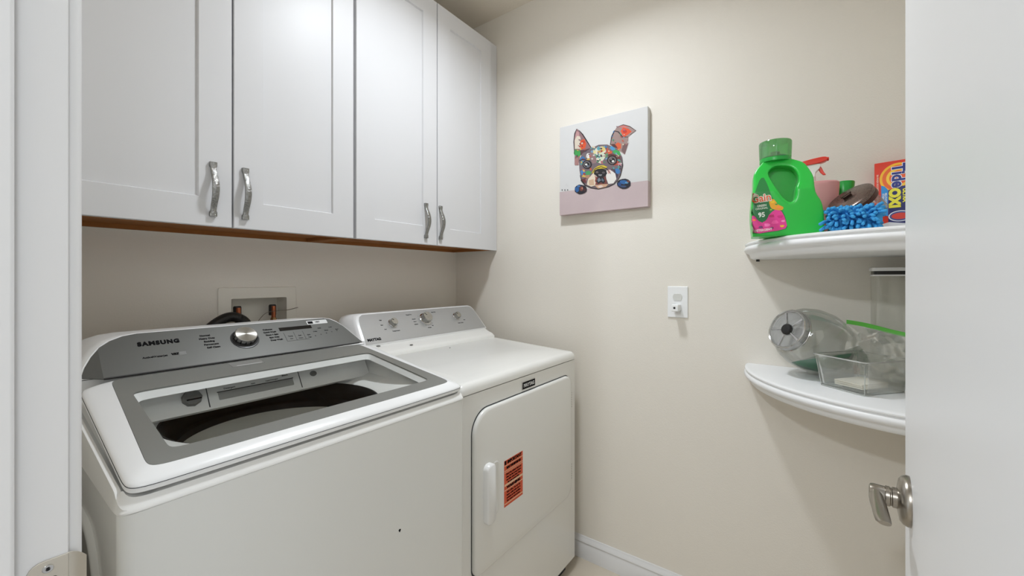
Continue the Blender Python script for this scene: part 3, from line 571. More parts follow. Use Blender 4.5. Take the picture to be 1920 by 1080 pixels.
 ((82,138,138), [(0.2053,0.2730),(0.2029,0.2705),(0.1989,0.2729),(0.1965,0.2761),(0.1972,0.2792),(0.1998,0.2809),(0.2038,0.2795),(0.2075,0.2760)]),
 ((202,165,82), [(0.1129,0.2264),(0.1112,0.2287),(0.1103,0.2322),(0.1126,0.2344),(0.1147,0.2350),(0.1171,0.2338),(0.1174,0.2298),(0.1155,0.2269)]),
 ((193,188,184), [(0.3055,0.1934),(0.3035,0.1920),(0.3014,0.1908),(0.2989,0.1924),(0.2979,0.1948),(0.2989,0.1969),(0.3016,0.1966),(0.3037,0.1955)]),
 ((64,138,88), [(0.1872,0.2378),(0.1854,0.2395),(0.1846,0.2454),(0.1854,0.2510),(0.1872,0.2526),(0.1892,0.2507),(0.1901,0.2444),(0.1892,0.2383)]),
 ((138,110,114), [(0.1959,0.2536),(0.1931,0.2550),(0.1914,0.2586),(0.1919,0.2622),(0.1943,0.2643),(0.1973,0.2619),(0.1996,0.2582),(0.1986,0.2545)]),
 ((88,64,73), [(0.2523,0.1708),(0.2521,0.1739),(0.2567,0.1775),(0.2622,0.1778),(0.2657,0.1767),(0.2665,0.1736),(0.2608,0.1708),(0.2560,0.1700)]),
 ((156,55,46), [(0.1312,0.1735),(0.1288,0.1710),(0.1243,0.1724),(0.1209,0.1759),(0.1219,0.1794),(0.1252,0.1803),(0.1289,0.1796),(0.1323,0.1767)]),
 ((64,55,68), [(0.2968,0.1680),(0.2946,0.1700),(0.2932,0.1736),(0.2937,0.1774),(0.2960,0.1786),(0.2984,0.1770),(0.2993,0.1731),(0.2986,0.1699)]),
 ((165,101,101), [(0.2201,0.2384),(0.2204,0.2405),(0.2231,0.2419),(0.2258,0.2420),(0.2277,0.2412),(0.2278,0.2394),(0.2255,0.2375),(0.2224,0.2375)]),
 ((165,101,101), [(0.2183,0.2049),(0.2131,0.2067),(0.2089,0.2116),(0.2061,0.2173),(0.2078,0.2210),(0.2125,0.2203),(0.2174,0.2156),(0.2181,0.2103)]),
 ((82,138,138), [(0.1726,0.2768),(0.1721,0.2802),(0.1757,0.2814),(0.1791,0.2809),(0.1816,0.2788),(0.1817,0.2758),(0.1791,0.2738),(0.1753,0.2744)]),
 ((82,138,138), [(0.2717,0.1737),(0.2686,0.1742),(0.2652,0.1763),(0.2622,0.1798),(0.2626,0.1824),(0.2651,0.1832),(0.2694,0.1803),(0.2712,0.1766)]),
 ((165,101,101), [(0.0968,0.3075),(0.0962,0.3098),(0.0981,0.3114),(0.1008,0.3108),(0.1027,0.3088),(0.1013,0.3068),(0.0990,0.3060)]),
 ((184,77,49), [(0.1285,0.2846),(0.1281,0.2877),(0.1310,0.2884),(0.1342,0.2870),(0.1343,0.2839),(0.1332,0.2814),(0.1301,0.2820)]),
 ((82,138,138), [(0.0860,0.2635),(0.0840,0.2614),(0.0807,0.2625),(0.0805,0.2656),(0.0813,0.2685),(0.0847,0.2686),(0.0868,0.2662)]),
 ((184,77,49), [(0.0910,0.2605),(0.0882,0.2593),(0.0857,0.2605),(0.0842,0.2631),(0.0856,0.2661),(0.0888,0.2656),(0.0912,0.2636)]),
 ((207,193,165), [(0.1146,0.3127),(0.1126,0.3161),(0.1146,0.3199),(0.1192,0.3204),(0.1216,0.3170),(0.1215,0.3134),(0.1181,0.3120)]),
 ((202,165,82), [(0.1112,0.2864),(0.1077,0.2882),(0.1059,0.2936),(0.1080,0.2965),(0.1108,0.2970),(0.1130,0.2931),(0.1136,0.2886)]),
 ((138,110,114), [(0.1113,0.3290),(0.1068,0.3294),(0.1017,0.3317),(0.0987,0.3364),(0.1009,0.3388),(0.1060,0.3366),(0.1108,0.3330)]),
 ((64,138,88), [(0.0892,0.2890),(0.0866,0.2879),(0.0827,0.2901),(0.0806,0.2922),(0.0809,0.2941),(0.0840,0.2941),(0.0875,0.2918)]),
 ((88,64,73), [(0.1146,0.3023),(0.1135,0.3047),(0.1154,0.3067),(0.1184,0.3063),(0.1201,0.3040),(0.1195,0.3016),(0.1168,0.3006)]),
 ((184,77,49), [(0.1024,0.2555),(0.1006,0.2567),(0.1007,0.2592),(0.1022,0.2606),(0.1044,0.2607),(0.1051,0.2580),(0.1044,0.2557)]),
 ((64,55,68), [(0.1309,0.2774),(0.1310,0.2806),(0.1344,0.2811),(0.1381,0.2801),(0.1384,0.2769),(0.1373,0.2737),(0.1334,0.2750)]),
 ((193,188,184), [(0.1203,0.3122),(0.1172,0.3127),(0.1145,0.3154),(0.1142,0.3183),(0.1162,0.3195),(0.1194,0.3182),(0.1210,0.3149)]),
 ((202,165,82), [(0.0988,0.2841),(0.0956,0.2848),(0.0916,0.2877),(0.0903,0.2910),(0.0913,0.2927),(0.0952,0.2909),(0.0986,0.2869)]),
 ((64,55,68), [(0.0897,0.2591),(0.0876,0.2620),(0.0887,0.2657),(0.0913,0.2687),(0.0946,0.2668),(0.0954,0.2628),(0.0934,0.2589)]),
 ((156,55,46), [(0.1059,0.2989),(0.1030,0.3010),(0.1018,0.3049),(0.1032,0.3079),(0.1061,0.3077),(0.1083,0.3045),(0.1081,0.3008)]),
 ((64,55,68), [(0.1058,0.3118),(0.1039,0.3140),(0.1034,0.3174),(0.1048,0.3203),(0.1071,0.3193),(0.1090,0.3164),(0.1082,0.3126)]),
 ((138,110,114), [(0.2646,0.2966),(0.2644,0.2985),(0.2675,0.3009),(0.2701,0.3017),(0.2722,0.3013),(0.2695,0.2985),(0.2669,0.2969)]),
 ((165,101,101), [(0.3191,0.2686),(0.3205,0.2713),(0.3229,0.2736),(0.3264,0.2738),(0.3272,0.2718),(0.3255,0.2695),(0.3219,0.2675)]),
 ((64,55,68), [(0.2779,0.2864),(0.2764,0.2855),(0.2741,0.2859),(0.2723,0.2878),(0.2731,0.2893),(0.2752,0.2894),(0.2776,0.2884)]),
 ((55,110,165), [(0.2575,0.3176),(0.2584,0.3192),(0.2615,0.3207),(0.2656,0.3217),(0.2657,0.3200),(0.2634,0.3178),(0.2593,0.3167)]),
 ((207,193,165), [(0.3126,0.2701),(0.3092,0.2708),(0.3069,0.2732),(0.3065,0.2763),(0.3092,0.2769),(0.3120,0.2760),(0.3138,0.2730)]),
 ((82,138,138), [(0.2689,0.2999),(0.2661,0.2990),(0.2629,0.3003),(0.2626,0.3036),(0.2642,0.3060),(0.2674,0.3053),(0.2690,0.3027)]),
 ((55,110,165), [(0.2653,0.3342),(0.2644,0.3369),(0.2659,0.3394),(0.2685,0.3404),(0.2705,0.3385),(0.2707,0.3355),(0.2682,0.3331)]),
 ((184,77,49), [(0.3125,0.2849),(0.3093,0.2852),(0.3059,0.2892),(0.3040,0.2932),(0.3057,0.2949),(0.3096,0.2920),(0.3129,0.2879)]),
 ((55,110,165), [(0.3174,0.3325),(0.3162,0.3316),(0.3126,0.3336),(0.3102,0.3363),(0.3111,0.3376),(0.3143,0.3366),(0.3170,0.3342)]),
 ((138,110,114), [(0.2900,0.3498),(0.2869,0.3494),(0.2820,0.3528),(0.2792,0.3568),(0.2801,0.3591),(0.2849,0.3567),(0.2887,0.3532)]),
 ((156,55,46), [(0.3063,0.3056),(0.3046,0.3037),(0.3003,0.3059),(0.2977,0.3093),(0.2994,0.3111),(0.3027,0.3106),(0.3063,0.3082)]),
 ((193,188,184), [(0.3350,0.2735),(0.3318,0.2751),(0.3290,0.2785),(0.3283,0.2820),(0.3300,0.2836),(0.3331,0.2804),(0.3357,0.2764)]),
 ((110,147,174), [(0.3151,0.3012),(0.3131,0.3005),(0.3105,0.3028),(0.3102,0.3056),(0.3118,0.3071),(0.3144,0.3054),(0.3158,0.3029)]),
 ((64,138,88), [(0.2664,0.2962),(0.2641,0.2976),(0.2622,0.3009),(0.2629,0.3039),(0.2652,0.3042),(0.2679,0.3015),(0.2683,0.2975)]),
 ((193,188,184), [(0.3175,0.3136),(0.3161,0.3126),(0.3131,0.3135),(0.3112,0.3153),(0.3118,0.3166),(0.3139,0.3167),(0.3165,0.3154)]),
 ((165,101,101), [(0.2915,0.2500),(0.2888,0.2509),(0.2850,0.2551),(0.2832,0.2590),(0.2849,0.2593),(0.2880,0.2571),(0.2905,0.2532)]),
 ((202,165,82), [(0.2878,0.2550),(0.2878,0.2577),(0.2897,0.2591),(0.2926,0.2596),(0.2944,0.2569),(0.2929,0.2545),(0.2904,0.2541)]),
 ((64,138,88), [(0.2947,0.3191),(0.2943,0.3224),(0.2968,0.3235),(0.2998,0.3232),(0.3017,0.3200),(0.3005,0.3174),(0.2977,0.3174)]),
 ((184,77,49), [(0.2814,0.2611),(0.2815,0.2634),(0.2841,0.2660),(0.2881,0.2668),(0.2895,0.2646),(0.2872,0.2617),(0.2835,0.2595)]),
 ((204,180,47), [(0.1649,0.1747),(0.1768,0.1921),(0.1975,0.2014),(0.2208,0.1998),(0.2392,0.1893),(0.2294,0.1838),(0.2092,0.1870),(0.1887,0.1842),(0.1738,0.1678)]),
 ((217,204,184), [(0.1678,0.1687),(0.1827,0.1774),(0.1887,0.1491),(0.1857,0.1166),(0.1619,0.1131),(0.1407,0.1254),(0.1468,0.1496)]),
 ((196,165,138), [(0.1498,0.1436),(0.1738,0.1457),(0.1768,0.1178),(0.1528,0.1199)]),
 ((220,217,213), [(0.2352,0.1748),(0.2523,0.1748),(0.2748,0.1553),(0.2803,0.1305),(0.2664,0.1138),(0.2438,0.1142),(0.2323,0.1428)]),
 ((207,165,156), [(0.2380,0.1743),(0.2494,0.1769),(0.2551,0.1610),(0.2426,0.1575)]),
 ((110,55,51), [(0.1845,0.1524),(0.2323,0.1482),(0.2380,0.1177),(0.2208,0.1162),(0.1887,0.1206),(0.1798,0.1366)]),
 ((138,64,55), [(0.1795,0.1611),(0.1857,0.1331),(0.1796,0.1151),(0.1824,0.1138),(0.1916,0.1322),(0.1824,0.1613)]),
 ((196,156,128), [(0.1798,0.1163),(0.2092,0.1178),(0.2438,0.1142),(0.2294,0.0999),(0.1975,0.0975)]),
 ((213,196,189), [(0.1916,0.1103),(0.2092,0.1134),(0.2208,0.1065),(0.2063,0.1018)]),
 ((34,23,27), [(0.1092,0.1488),(0.1304,0.1226),(0.1614,0.1061),(0.1976,0.0969),(0.2443,0.1007),(0.2729,0.1100),(0.2865,0.1238),(0.2853,0.1250),(0.2710,0.1129),(0.2432,0.1040),(0.1974,0.1003),(0.1623,0.1091),(0.1326,0.1251),(0.1106,0.1497)]),
 ((34,23,27), [(0.1655,0.2122),(0.1632,0.2039),(0.1569,0.1980),(0.1476,0.1956),(0.1374,0.1972),(0.1280,0.2025),(0.1215,0.2106),(0.1192,0.2197),(0.1215,0.2281),(0.1280,0.2340),(0.1374,0.2363),(0.1476,0.2346),(0.1569,0.2292),(0.1632,0.2212)]),
 ((115,110,114), [(0.1582,0.2128),(0.1566,0.2066),(0.1519,0.2021),(0.1451,0.2003),(0.1375,0.2015),(0.1306,0.2055),(0.1259,0.2115),(0.1241,0.2184),(0.1259,0.2246),(0.1306,0.2291),(0.1375,0.2309),(0.1451,0.2296),(0.1519,0.2255),(0.1566,0.2195)]),
 ((22,20,23), [(0.1546,0.2128),(0.1533,0.2080),(0.1496,0.2045),(0.1443,0.2031),(0.1383,0.2041),(0.1329,0.2072),(0.1292,0.2119),(0.1278,0.2172),(0.1292,0.2221),(0.1329,0.2255),(0.1383,0.2269),(0.1443,0.2259),(0.1496,0.2228),(0.1533,0.2181)]),
 ((213,213,211), [(0.1437,0.2157),(0.1431,0.2139),(0.1414,0.2126),(0.1390,0.2121),(0.1363,0.2126),(0.1338,0.2138),(0.1321,0.2157),(0.1315,0.2177),(0.1321,0.2196),(0.1338,0.2208),(0.1363,0.2213),(0.1390,0.2208),(0.1414,0.2196),(0.1431,0.2177)]),
 ((110,121,138), [(0.1504,0.2080),(0.1499,0.2064),(0.1483,0.2052),(0.1462,0.2048),(0.1437,0.2052),(0.1415,0.2063),(0.1400,0.2079),(0.1395,0.2097),(0.1400,0.2113),(0.1415,0.2124),(0.1437,0.2128),(0.1462,0.2124),(0.1483,0.2113),(0.1499,0.2097)]),
 ((34,23,27), [(0.2842,0.2113),(0.2819,0.2029),(0.2754,0.1969),(0.2660,0.1946),(0.2555,0.1963),(0.2459,0.2018),(0.2393,0.2100),(0.2369,0.2193),(0.2393,0.2278),(0.2459,0.2338),(0.2555,0.2361),(0.2660,0.2342),(0.2754,0.2286),(0.2819,0.2205)]),
 ((128,117,115), [(0.2781,0.2118),(0.2764,0.2054),(0.2716,0.2008),(0.2646,0.1990),(0.2569,0.2002),(0.2498,0.2044),(0.2449,0.2107),(0.2432,0.2177),(0.2449,0.2242),(0.2498,0.2288),(0.2569,0.2306),(0.2646,0.2292),(0.2716,0.2250),(0.2764,0.2188)]),
 ((22,20,23), [(0.2742,0.2125),(0.2729,0.2074),(0.2691,0.2037),(0.2637,0.2022),(0.2577,0.2032),(0.2523,0.2065),(0.2485,0.2115),(0.2472,0.2171),(0.2485,0.2222),(0.2523,0.2258),(0.2577,0.2273),(0.2637,0.2262),(0.2691,0.2229),(0.2729,0.2180)]),
 ((213,213,211), [(0.2703,0.2089),(0.2697,0.2069),(0.2682,0.2054),(0.2659,0.2049),(0.2634,0.2053),(0.2612,0.2066),(0.2596,0.2086),(0.2591,0.2107),(0.2596,0.2127),(0.2612,0.2142),(0.2634,0.2147),(0.2659,0.2143),(0.2682,0.2130),(0.2697,0.2110)]),
 ((119,110,108), [(0.2613,0.2200),(0.2608,0.2185),(0.2594,0.2174),(0.2574,0.2170),(0.2551,0.2174),(0.2531,0.2185),(0.2516,0.2200),(0.2511,0.2218),(0.2516,0.2233),(0.2531,0.2244),(0.2551,0.2247),(0.2574,0.2243),(0.2594,0.2233),(0.2608,0.2217)]),
 ((103,55,53), [(0.2374,0.2381),(0.2551,0.2401),(0.2819,0.2293),(0.2977,0.2119),(0.2995,0.2132),(0.2843,0.2330),(0.2551,0.2450),(0.2365,0.2405)]),
 ((34,23,27), [(0.1040,0.2393),(0.1226,0.2408),(0.1375,0.2381),(0.1377,0.2400),(0.1220,0.2448),(0.1034,0.2413)]),
 ((34,23,27), [(0.3043,0.2194),(0.3068,0.1849),(0.2959,0.1436),(0.2835,0.1209),(0.2849,0.1199),(0.2990,0.1421),(0.3100,0.1841),(0.3059,0.2193)]),
 ((34,23,27), [(0.1058,0.1721),(0.1124,0.1479),(0.1307,0.1278),(0.1323,0.1288),(0.1162,0.1493),(0.1079,0.1723)]),
 ((18,16,20), [(0.1750,0.1676),(0.1786,0.1836),(0.1946,0.1877),(0.2150,0.1861),(0.2323,0.1763),(0.2380,0.1609),(0.2294,0.1513),(0.2121,0.1446),(0.1946,0.1526)]),
 ((101,90,88), [(0.1975,0.1724),(0.1968,0.1706),(0.1948,0.1694),(0.1920,0.1690),(0.1889,0.1695),(0.1860,0.1708),(0.1840,0.1726),(0.1833,0.1746),(0.1840,0.1764),(0.1860,0.1776),(0.1889,0.1780),(0.1920,0.1776),(0.1948,0.1763),(0.1968,0.1744)]),
 ((80,73,77), [(0.2283,0.1661),(0.2276,0.1641),(0.2255,0.1627),(0.2225,0.1622),(0.2191,0.1627),(0.2161,0.1641),(0.2140,0.1662),(0.2133,0.1684),(0.2140,0.1704),(0.2161,0.1718),(0.2191,0.1723),(0.2225,0.1718),(0.2255,0.1704),(0.2276,0.1683)]),
 ((128,128,134), [(0.1951,0.1635),(0.2150,0.1605),(0.2104,0.1536),(0.1987,0.1564)]),
 ((27,25,31), [(0.1946,0.1510),(0.2208,0.1472),(0.2294,0.1270),(0.2208,0.1184),(0.2092,0.1271),(0.1975,0.1216),(0.1857,0.1331)]),
 ((110,121,134), [(0.2004,0.1485),(0.2092,0.1352),(0.1963,0.1288),(0.1916,0.1405)]),
 ((88,103,119), [(0.2138,0.1455),(0.2237,0.1332),(0.2196,0.1272),(0.2104,0.1351)]),
 ((34,23,27), [(0.1686,0.1709),(0.1821,0.1883),(0.2092,0.1935),(0.2342,0.1818),(0.2544,0.1552),(0.2558,0.1560),(0.2362,0.1840),(0.2091,0.1968),(0.1799,0.1913),(0.1671,0.1720)]),
 ((27,25,36), [(0.1415,0.1036),(0.1391,0.0940),(0.1290,0.0882),(0.1167,0.0857),(0.1027,0.0863),(0.0914,0.0935),(0.0808,0.1014),(0.0799,0.1114),(0.0813,0.1210),(0.0904,0.1274),(0.1028,0.1307),(0.1165,0.1270),(0.1296,0.1225),(0.1387,0.1137)]),
 ((36,88,147), [(0.1015,0.1087),(0.1017,0.1031),(0.0982,0.0998),(0.0943,0.0969),(0.0892,0.0969),(0.0858,0.1019),(0.0823,0.1058),(0.0811,0.1113),(0.0812,0.1172),(0.0846,0.1214),(0.0896,0.1212),(0.0940,0.1209),(0.0983,0.1186),(0.1020,0.1143)]),
 ((64,110,165), [(0.1093,0.1223),(0.1084,0.1205),(0.1060,0.1192),(0.1025,0.1188),(0.0986,0.1193),(0.0951,0.1207),(0.0927,0.1226),(0.0918,0.1246),(0.0927,0.1265),(0.0951,0.1277),(0.0986,0.1281),(0.1025,0.1276),(0.1060,0.1263),(0.1084,0.1244)]),
 ((110,60,53), [(0.1235,0.1092),(0.1226,0.1045),(0.1200,0.1009),(0.1163,0.0992),(0.1122,0.0997),(0.1085,0.1024),(0.1059,0.1066),(0.1049,0.1116),(0.1059,0.1164),(0.1085,0.1200),(0.1122,0.1216),(0.1163,0.1211),(0.1200,0.1184),(0.1226,0.1142)]),
 ((184,119,101), [(0.1217,0.1111),(0.1213,0.1090),(0.1203,0.1074),(0.1188,0.1066),(0.1172,0.1068),(0.1157,0.1080),(0.1146,0.1099),(0.1143,0.1121),(0.1146,0.1143),(0.1157,0.1159),(0.1172,0.1167),(0.1188,0.1164),(0.1203,0.1153),(0.1213,0.1134)]),
 ((64,36,40), [(0.1364,0.1020),(0.1358,0.0987),(0.1341,0.0962),(0.1317,0.0950),(0.1289,0.0953),(0.1265,0.0971),(0.1248,0.1001),(0.1241,0.1035),(0.1248,0.1069),(0.1265,0.1094),(0.1289,0.1106),(0.1317,0.1102),(0.1341,0.1084),(0.1358,0.1055)]),
 ((23,25,38), [(0.3429,0.1018),(0.3413,0.0928),(0.3327,0.0866),(0.3206,0.0831),(0.3060,0.0851),(0.2940,0.0920),(0.2853,0.1005),(0.2814,0.1102),(0.2851,0.1189),(0.2937,0.1252),(0.3065,0.1271),(0.3205,0.1262),(0.3334,0.1202),(0.3419,0.1113)]),
 ((36,92,150), [(0.3292,0.1105),(0.3280,0.1063),(0.3206,0.1052),(0.3150,0.1026),(0.3070,0.1056),(0.3010,0.1082),(0.2948,0.1113),(0.2949,0.1152),(0.2960,0.1187),(0.2993,0.1218),(0.3071,0.1213),(0.3143,0.1210),(0.3210,0.1183),(0.3283,0.1150)]),
 ((82,147,189), [(0.3333,0.1073),(0.3325,0.1058),(0.3304,0.1048),(0.3274,0.1045),(0.3241,0.1050),(0.3210,0.1061),(0.3189,0.1077),(0.3182,0.1094),(0.3189,0.1108),(0.3210,0.1118),(0.3241,0.1121),(0.3274,0.1117),(0.3304,0.1105),(0.3325,0.1090)]),
 ((27,64,119), [(0.3018,0.1053),(0.3011,0.1017),(0.2990,0.0990),(0.2959,0.0978),(0.2924,0.0983),(0.2893,0.1003),(0.2872,0.1036),(0.2864,0.1073),(0.2872,0.1109),(0.2893,0.1136),(0.2924,0.1148),(0.2959,0.1143),(0.2990,0.1123),(0.3011,0.1090)]),
 ((110,64,55), [(0.3386,0.1118),(0.3380,0.1100),(0.3362,0.1088),(0.3336,0.1084),(0.3308,0.1088),(0.3282,0.1099),(0.3264,0.1116),(0.3258,0.1136),(0.3264,0.1153),(0.3282,0.1165),(0.3308,0.1169),(0.3336,0.1165),(0.3362,0.1154),(0.3380,0.1137)]),
 ((55,73,110), [(0.3247,0.0927),(0.3233,0.0911),(0.3194,0.0901),(0.3137,0.0901),(0.3074,0.0909),(0.3017,0.0925),(0.2978,0.0945),(0.2964,0.0965),(0.2978,0.0981),(0.3017,0.0991),(0.3074,0.0991),(0.3137,0.0983),(0.3194,0.0967),(0.3233,0.0947)]),
 ((55,51,55), [(0.0172,0.1171),(0.0164,0.1152),(0.0146,0.1146),(0.0127,0.1157),(0.0119,0.1178),(0.0127,0.1198),(0.0146,0.1204),(0.0164,0.1193)]),
 ((55,51,55), [(0.0316,0.1153),(0.0308,0.1134),(0.0290,0.1128),(0.0272,0.1138),(0.0264,0.1160),(0.0272,0.1179),(0.0290,0.1185),(0.0308,0.1174)]),
 ((55,51,55), [(0.0459,0.1135),(0.0451,0.1116),(0.0433,0.1109),(0.0415,0.1120),(0.0407,0.1141),(0.0415,0.1161),(0.0433,0.1167),(0.0451,0.1156)]),
]
# ================================================================== WASHER
XW0, XW1, YW = .134, .834, .773; XC = .484
wa = thing('washing_machine', (XC, YW, 0), 'white top-loading washing machine with grey lid and glass window', 'washing machine')
bm = B(); rings(bm, [[(a, b, z) for a, b in rrect(XW0, XW1, YW, 1.49, .018, 6)] for z in (.025, .9565)], cap1=False); body = obj('cabinet_body', bm, M['enamel'], wa)
bm = B()
po = rrect(.885, 1.40, .10, .884, .11, 10)
cs = (1.14, .49)
rings(bm, [[(XW0 + .001, a, b) for a, b in po], [(XW0 - .006, a, b) for a, b in ins2(po, .004, cs, .26, .39)], [(XW0 - .008, a, b) for a, b in ins2(po, .010, cs, .26, .39)], [(XW0 - .006, a, b) for a, b in ins2(po, .018, cs, .26, .39)], [(XW0 - .0015, a, b) for a, b in ins2(po, .024, cs, .26, .39)]])
obj('side_panel', bm, M['enamel'], wa, ang=60)
def zl(y): return 1.005 + .1704 * (y - .80)
NS = 220
def sup(x0, x1, y0, y1, p, taper=0):
    cx, cy, a, b = (x0 + x1) / 2, (y0 + y1) / 2, (x1 - x0) / 2, (y1 - y0) / 2; out = []
    for i in range(NS):
        # angles crowd towards the corners
        q = i / NS * 4; k = int(q); f = q - k
        ac = math.atan2(b, a); angs = [-ac, ac, math.pi - ac, math.pi + ac, 2 * math.pi - ac]
        f2 = f
        if f < .5: f2 = .5 * (2 * f) ** 1.7
        else: f2 = 1 - .5 * (2 * (1 - f)) ** 1.7
        th = angs[k] + (angs[k + 1] - angs[k]) * f2
        c, s = math.cos(th), math.sin(th); r = (abs(c / a) ** p + abs(s / b) ** p) ** (-1 / p)
        x, y = cx + r * c, cy + r * s
        if taper: x = cx + (x - cx) * (1 - taper * (y - y0) / (y1 - y0))
        out.append((x, y))
    return out
def circ(cx, cy, r, ref):
    c0 = (sum(p[0] for p in ref) / NS, sum(p[1] for p in ref) / NS)
    return [(cx + r * math.cos(math.atan2(p[1] - c0[1], p[0] - c0[0])), cy + r * math.sin(math.atan2(p[1] - c0[1], p[0] - c0[0]))) for p in ref]
# top cover with the wash opening
def zr(y): return .984 + .14 * (y - .80)
def ring3(o, f): return [(x, y, f(x, y)) for x, y in o]
c0 = sup(XW0 - .0015, XW1 + .0015, YW - .0018, 1.49, 46); c1 = sup(XW0 + .0005, XW1 - .0005, YW + .0002, 1.488, 46)
def zside(x, y): return .962 + (zr(y) - .962) * min(1, max(0, (y - .775) / .03)) if y < 1.2 else zr(1.2)
c2 = sup(XW0 + .007, XW1 - .007, YW + .0085, 1.48, 40); c2b = sup(XW0 + .014, XW1 - .014, YW + .014, 1.47, 36)
c3 = sup(XW0 + .030, XW1 - .030, YW + .030, 1.38, 24); c4 = sup(XW0 + .052, XW1 - .052, YW + .050, 1.36, 10)
RC = (XC + .000, 1.075, .236)
cr = circ(RC[0], RC[1], RC[2] + .006, c4); cr2 = circ(RC[0], RC[1], RC[2], c4)
def zdeck(x, y):
    q = math.hypot(x - RC[0], y - RC[1]) - RC[2]; return .972 + .25 * max(0, q - .006)
bm = B(); rings(bm, [ring3(sup(XW0, XW1, YW, 1.489, 46), lambda x, y: .9570), ring3(c0, lambda x, y: .9575), ring3(c0, lambda x, y: .9600), ring3(c1, lambda x, y: max(.963, zside(x, y) - .004)), ring3(c1, lambda x, y: zside(x, y)), ring3(c2, lambda x, y: zside(x, y) + (.0075 if y < .80 else .0)), ring3(c2b, lambda x, y: zside(x, y) + (.000 if y < .80 else -.008)), ring3(c3, lambda x, y: zl(min(y, 1.19)) - .030), ring3(c4, zdeck), ring3(cr, lambda x, y: .971), ring3(cr2, lambda x, y: .966)], False, False)
obj('top_cover', bm, M['basin'], wa, ang=40, fix=True)
# tub ring and tub
bm = B()
def cc_(r, z, n=96): return [(RC[0] + r * math.cos(2 * math.pi * i / n), RC[1] + r * math.sin(2 * math.pi * i / n), z) for i in range(n)]
R0 = RC[2]
rings(bm, [cc_(R0 + .002, .966), cc_(R0 - .004, .967), cc_(R0 - .014, .950), cc_(R0 - .015, .922), cc_(R0 - .026, .915), cc_(R0 - .031, .919), cc_(R0 - .034, .905), cc_(R0 - .020, .896)], False, False)
ring = obj('tub_ring', bm, M['ring'], wa)
bm = B(); rings(bm, [cc_(R0 - .030, .902), cc_(R0 - .022, .88), cc_(R0 - .022, .52), cc_(R0 - .06, .49), cc_(.09, .485)], False, True)
tub = obj('tub', bm, M['tub'], wa, ang=60)
bm = B(); prof = [(.13, .486), (.12, .50), (.06, .515), (.03, .53)]; rings(bm, [cc_(r, z, 48) for r, z in prof]); obj('impeller', bm, M['capgrey'], tub)
for k in range(26):   # pleats and drain dimples of the tub wall
    a = 2 * math.pi * k / 26; bm = B() if k == 0 else bm
    px, py = RC[0] + (R0 - .022) * math.cos(a), RC[1] + (R0 - .022) * math.sin(a)
    tube(bm, [(px, py, .86), (px, py, .54)], .0035, 6)
obj('tub_ribs', bm, M['tub'], tub)
# lid : white frame around a glass panel
g0 = sup(.171, .806, .800, 1.199, 26, .075); g0f = [(x, y) for x, y in g0]
lo0 = sup(.143, .834, .777, 1.199, 26, .018); lo1 = sup(.143, .834, .7765, 1.199, 26, .018); lo2 = sup(.1455, .8305, .779, 1.199, 26, .020)
wi = sup(.207, .766, .840, 1.112, 26, .018); wi2 = sup(.214, .759, .846, 1.106, 26, .018)
def drop(x, y, d): return zl(y) - d
bm = B(); rings(bm, [ring3(wi2, lambda x, y: drop(x, y, .017)), ring3(sup(.160, .816, .800, 1.190, 26, .03), lambda x, y: drop(x, y, .019)), ring3(lo0, lambda x, y: drop(x, y, .0205)), ring3(lo1, lambda x, y: drop(x, y, .0120)), ring3(lo2, lambda x, y: drop(x, y, .0085)), ring3(sup(.151, .825, .784, 1.199, 26, .03), lambda x, y: drop(x, y, .0058)), ring3(sup(.160, .817, .791, 1.199, 26, .05), lambda x, y: drop(x, y, .0026)), ring3(g0, lambda x, y: drop(x, y, 0)), ring3(g0, lambda x, y: drop(x, y, .003)), ring3(wi, lambda x, y: drop(x, y, .003)), ring3(wi2, lambda x, y: drop(x, y, .017))], False, False)
lid = obj('lid', bm, M['plastic'], wa, ang=50)
bm = B(); q_ = [(XC + (x - XC) * 1.0008, .988 + (y - .988) * 1.0012) for x, y in lo1]; ls_ = ring3(q_, lambda x, y: drop(x, y, .0128)); tube(bm, ls_ + [ls_[0]], .0005, 5, caps=False); obj('lid_seam', bm, M['grey_ink'], lid)
bm = B(); gi = [(XC + (x - XC) * .9985, .999 + (y - .999) * .9985) for x, y in g0]
rings(bm, [ring3(gi, lambda x, y: drop(x, y, .0025)), ring3(gi, lambda x, y: drop(x, y, -.0005)), ring3(wi, lambda x, y: drop(x, y, -.0005)), ring3(wi, lambda x, y: drop(x, y, .0025))], False, False)
lb = obj('lid_border', bm, M['wframe'], lid, ang=40); lb['label'] = 'grey glass border of the lid'
bm = B(); vv = [bm.verts.new((x, y, drop(x, y, .0007))) for x, y in wi]; bm.faces.new(vv); obj('lid_window', bm, M['window'], lid, smooth=False)
# small recessed grip notch print at the back of the lid
TLid = frame((0, .80, 1.005), (1, 0, 0), (0, 1, .1704))
bm = B(); kk = math.sqrt(1 + .1704 ** 2)
box(bm, .410, .482, (1.160 - .8) * kk, (1.196 - .8) * kk, .0005, .0011); n_ = obj('lid_sticker', bm, mat('clear_sticker', (134, 134, 131), .3), lid, TLid, smooth=False)
bm = B(); box(bm, .420, .478, (1.166 - .8) * kk, (1.1685 - .8) * kk, .0011, .0013); obj('sticker_print', bm, M['lt_ink'], lid, TLid, smooth=False)
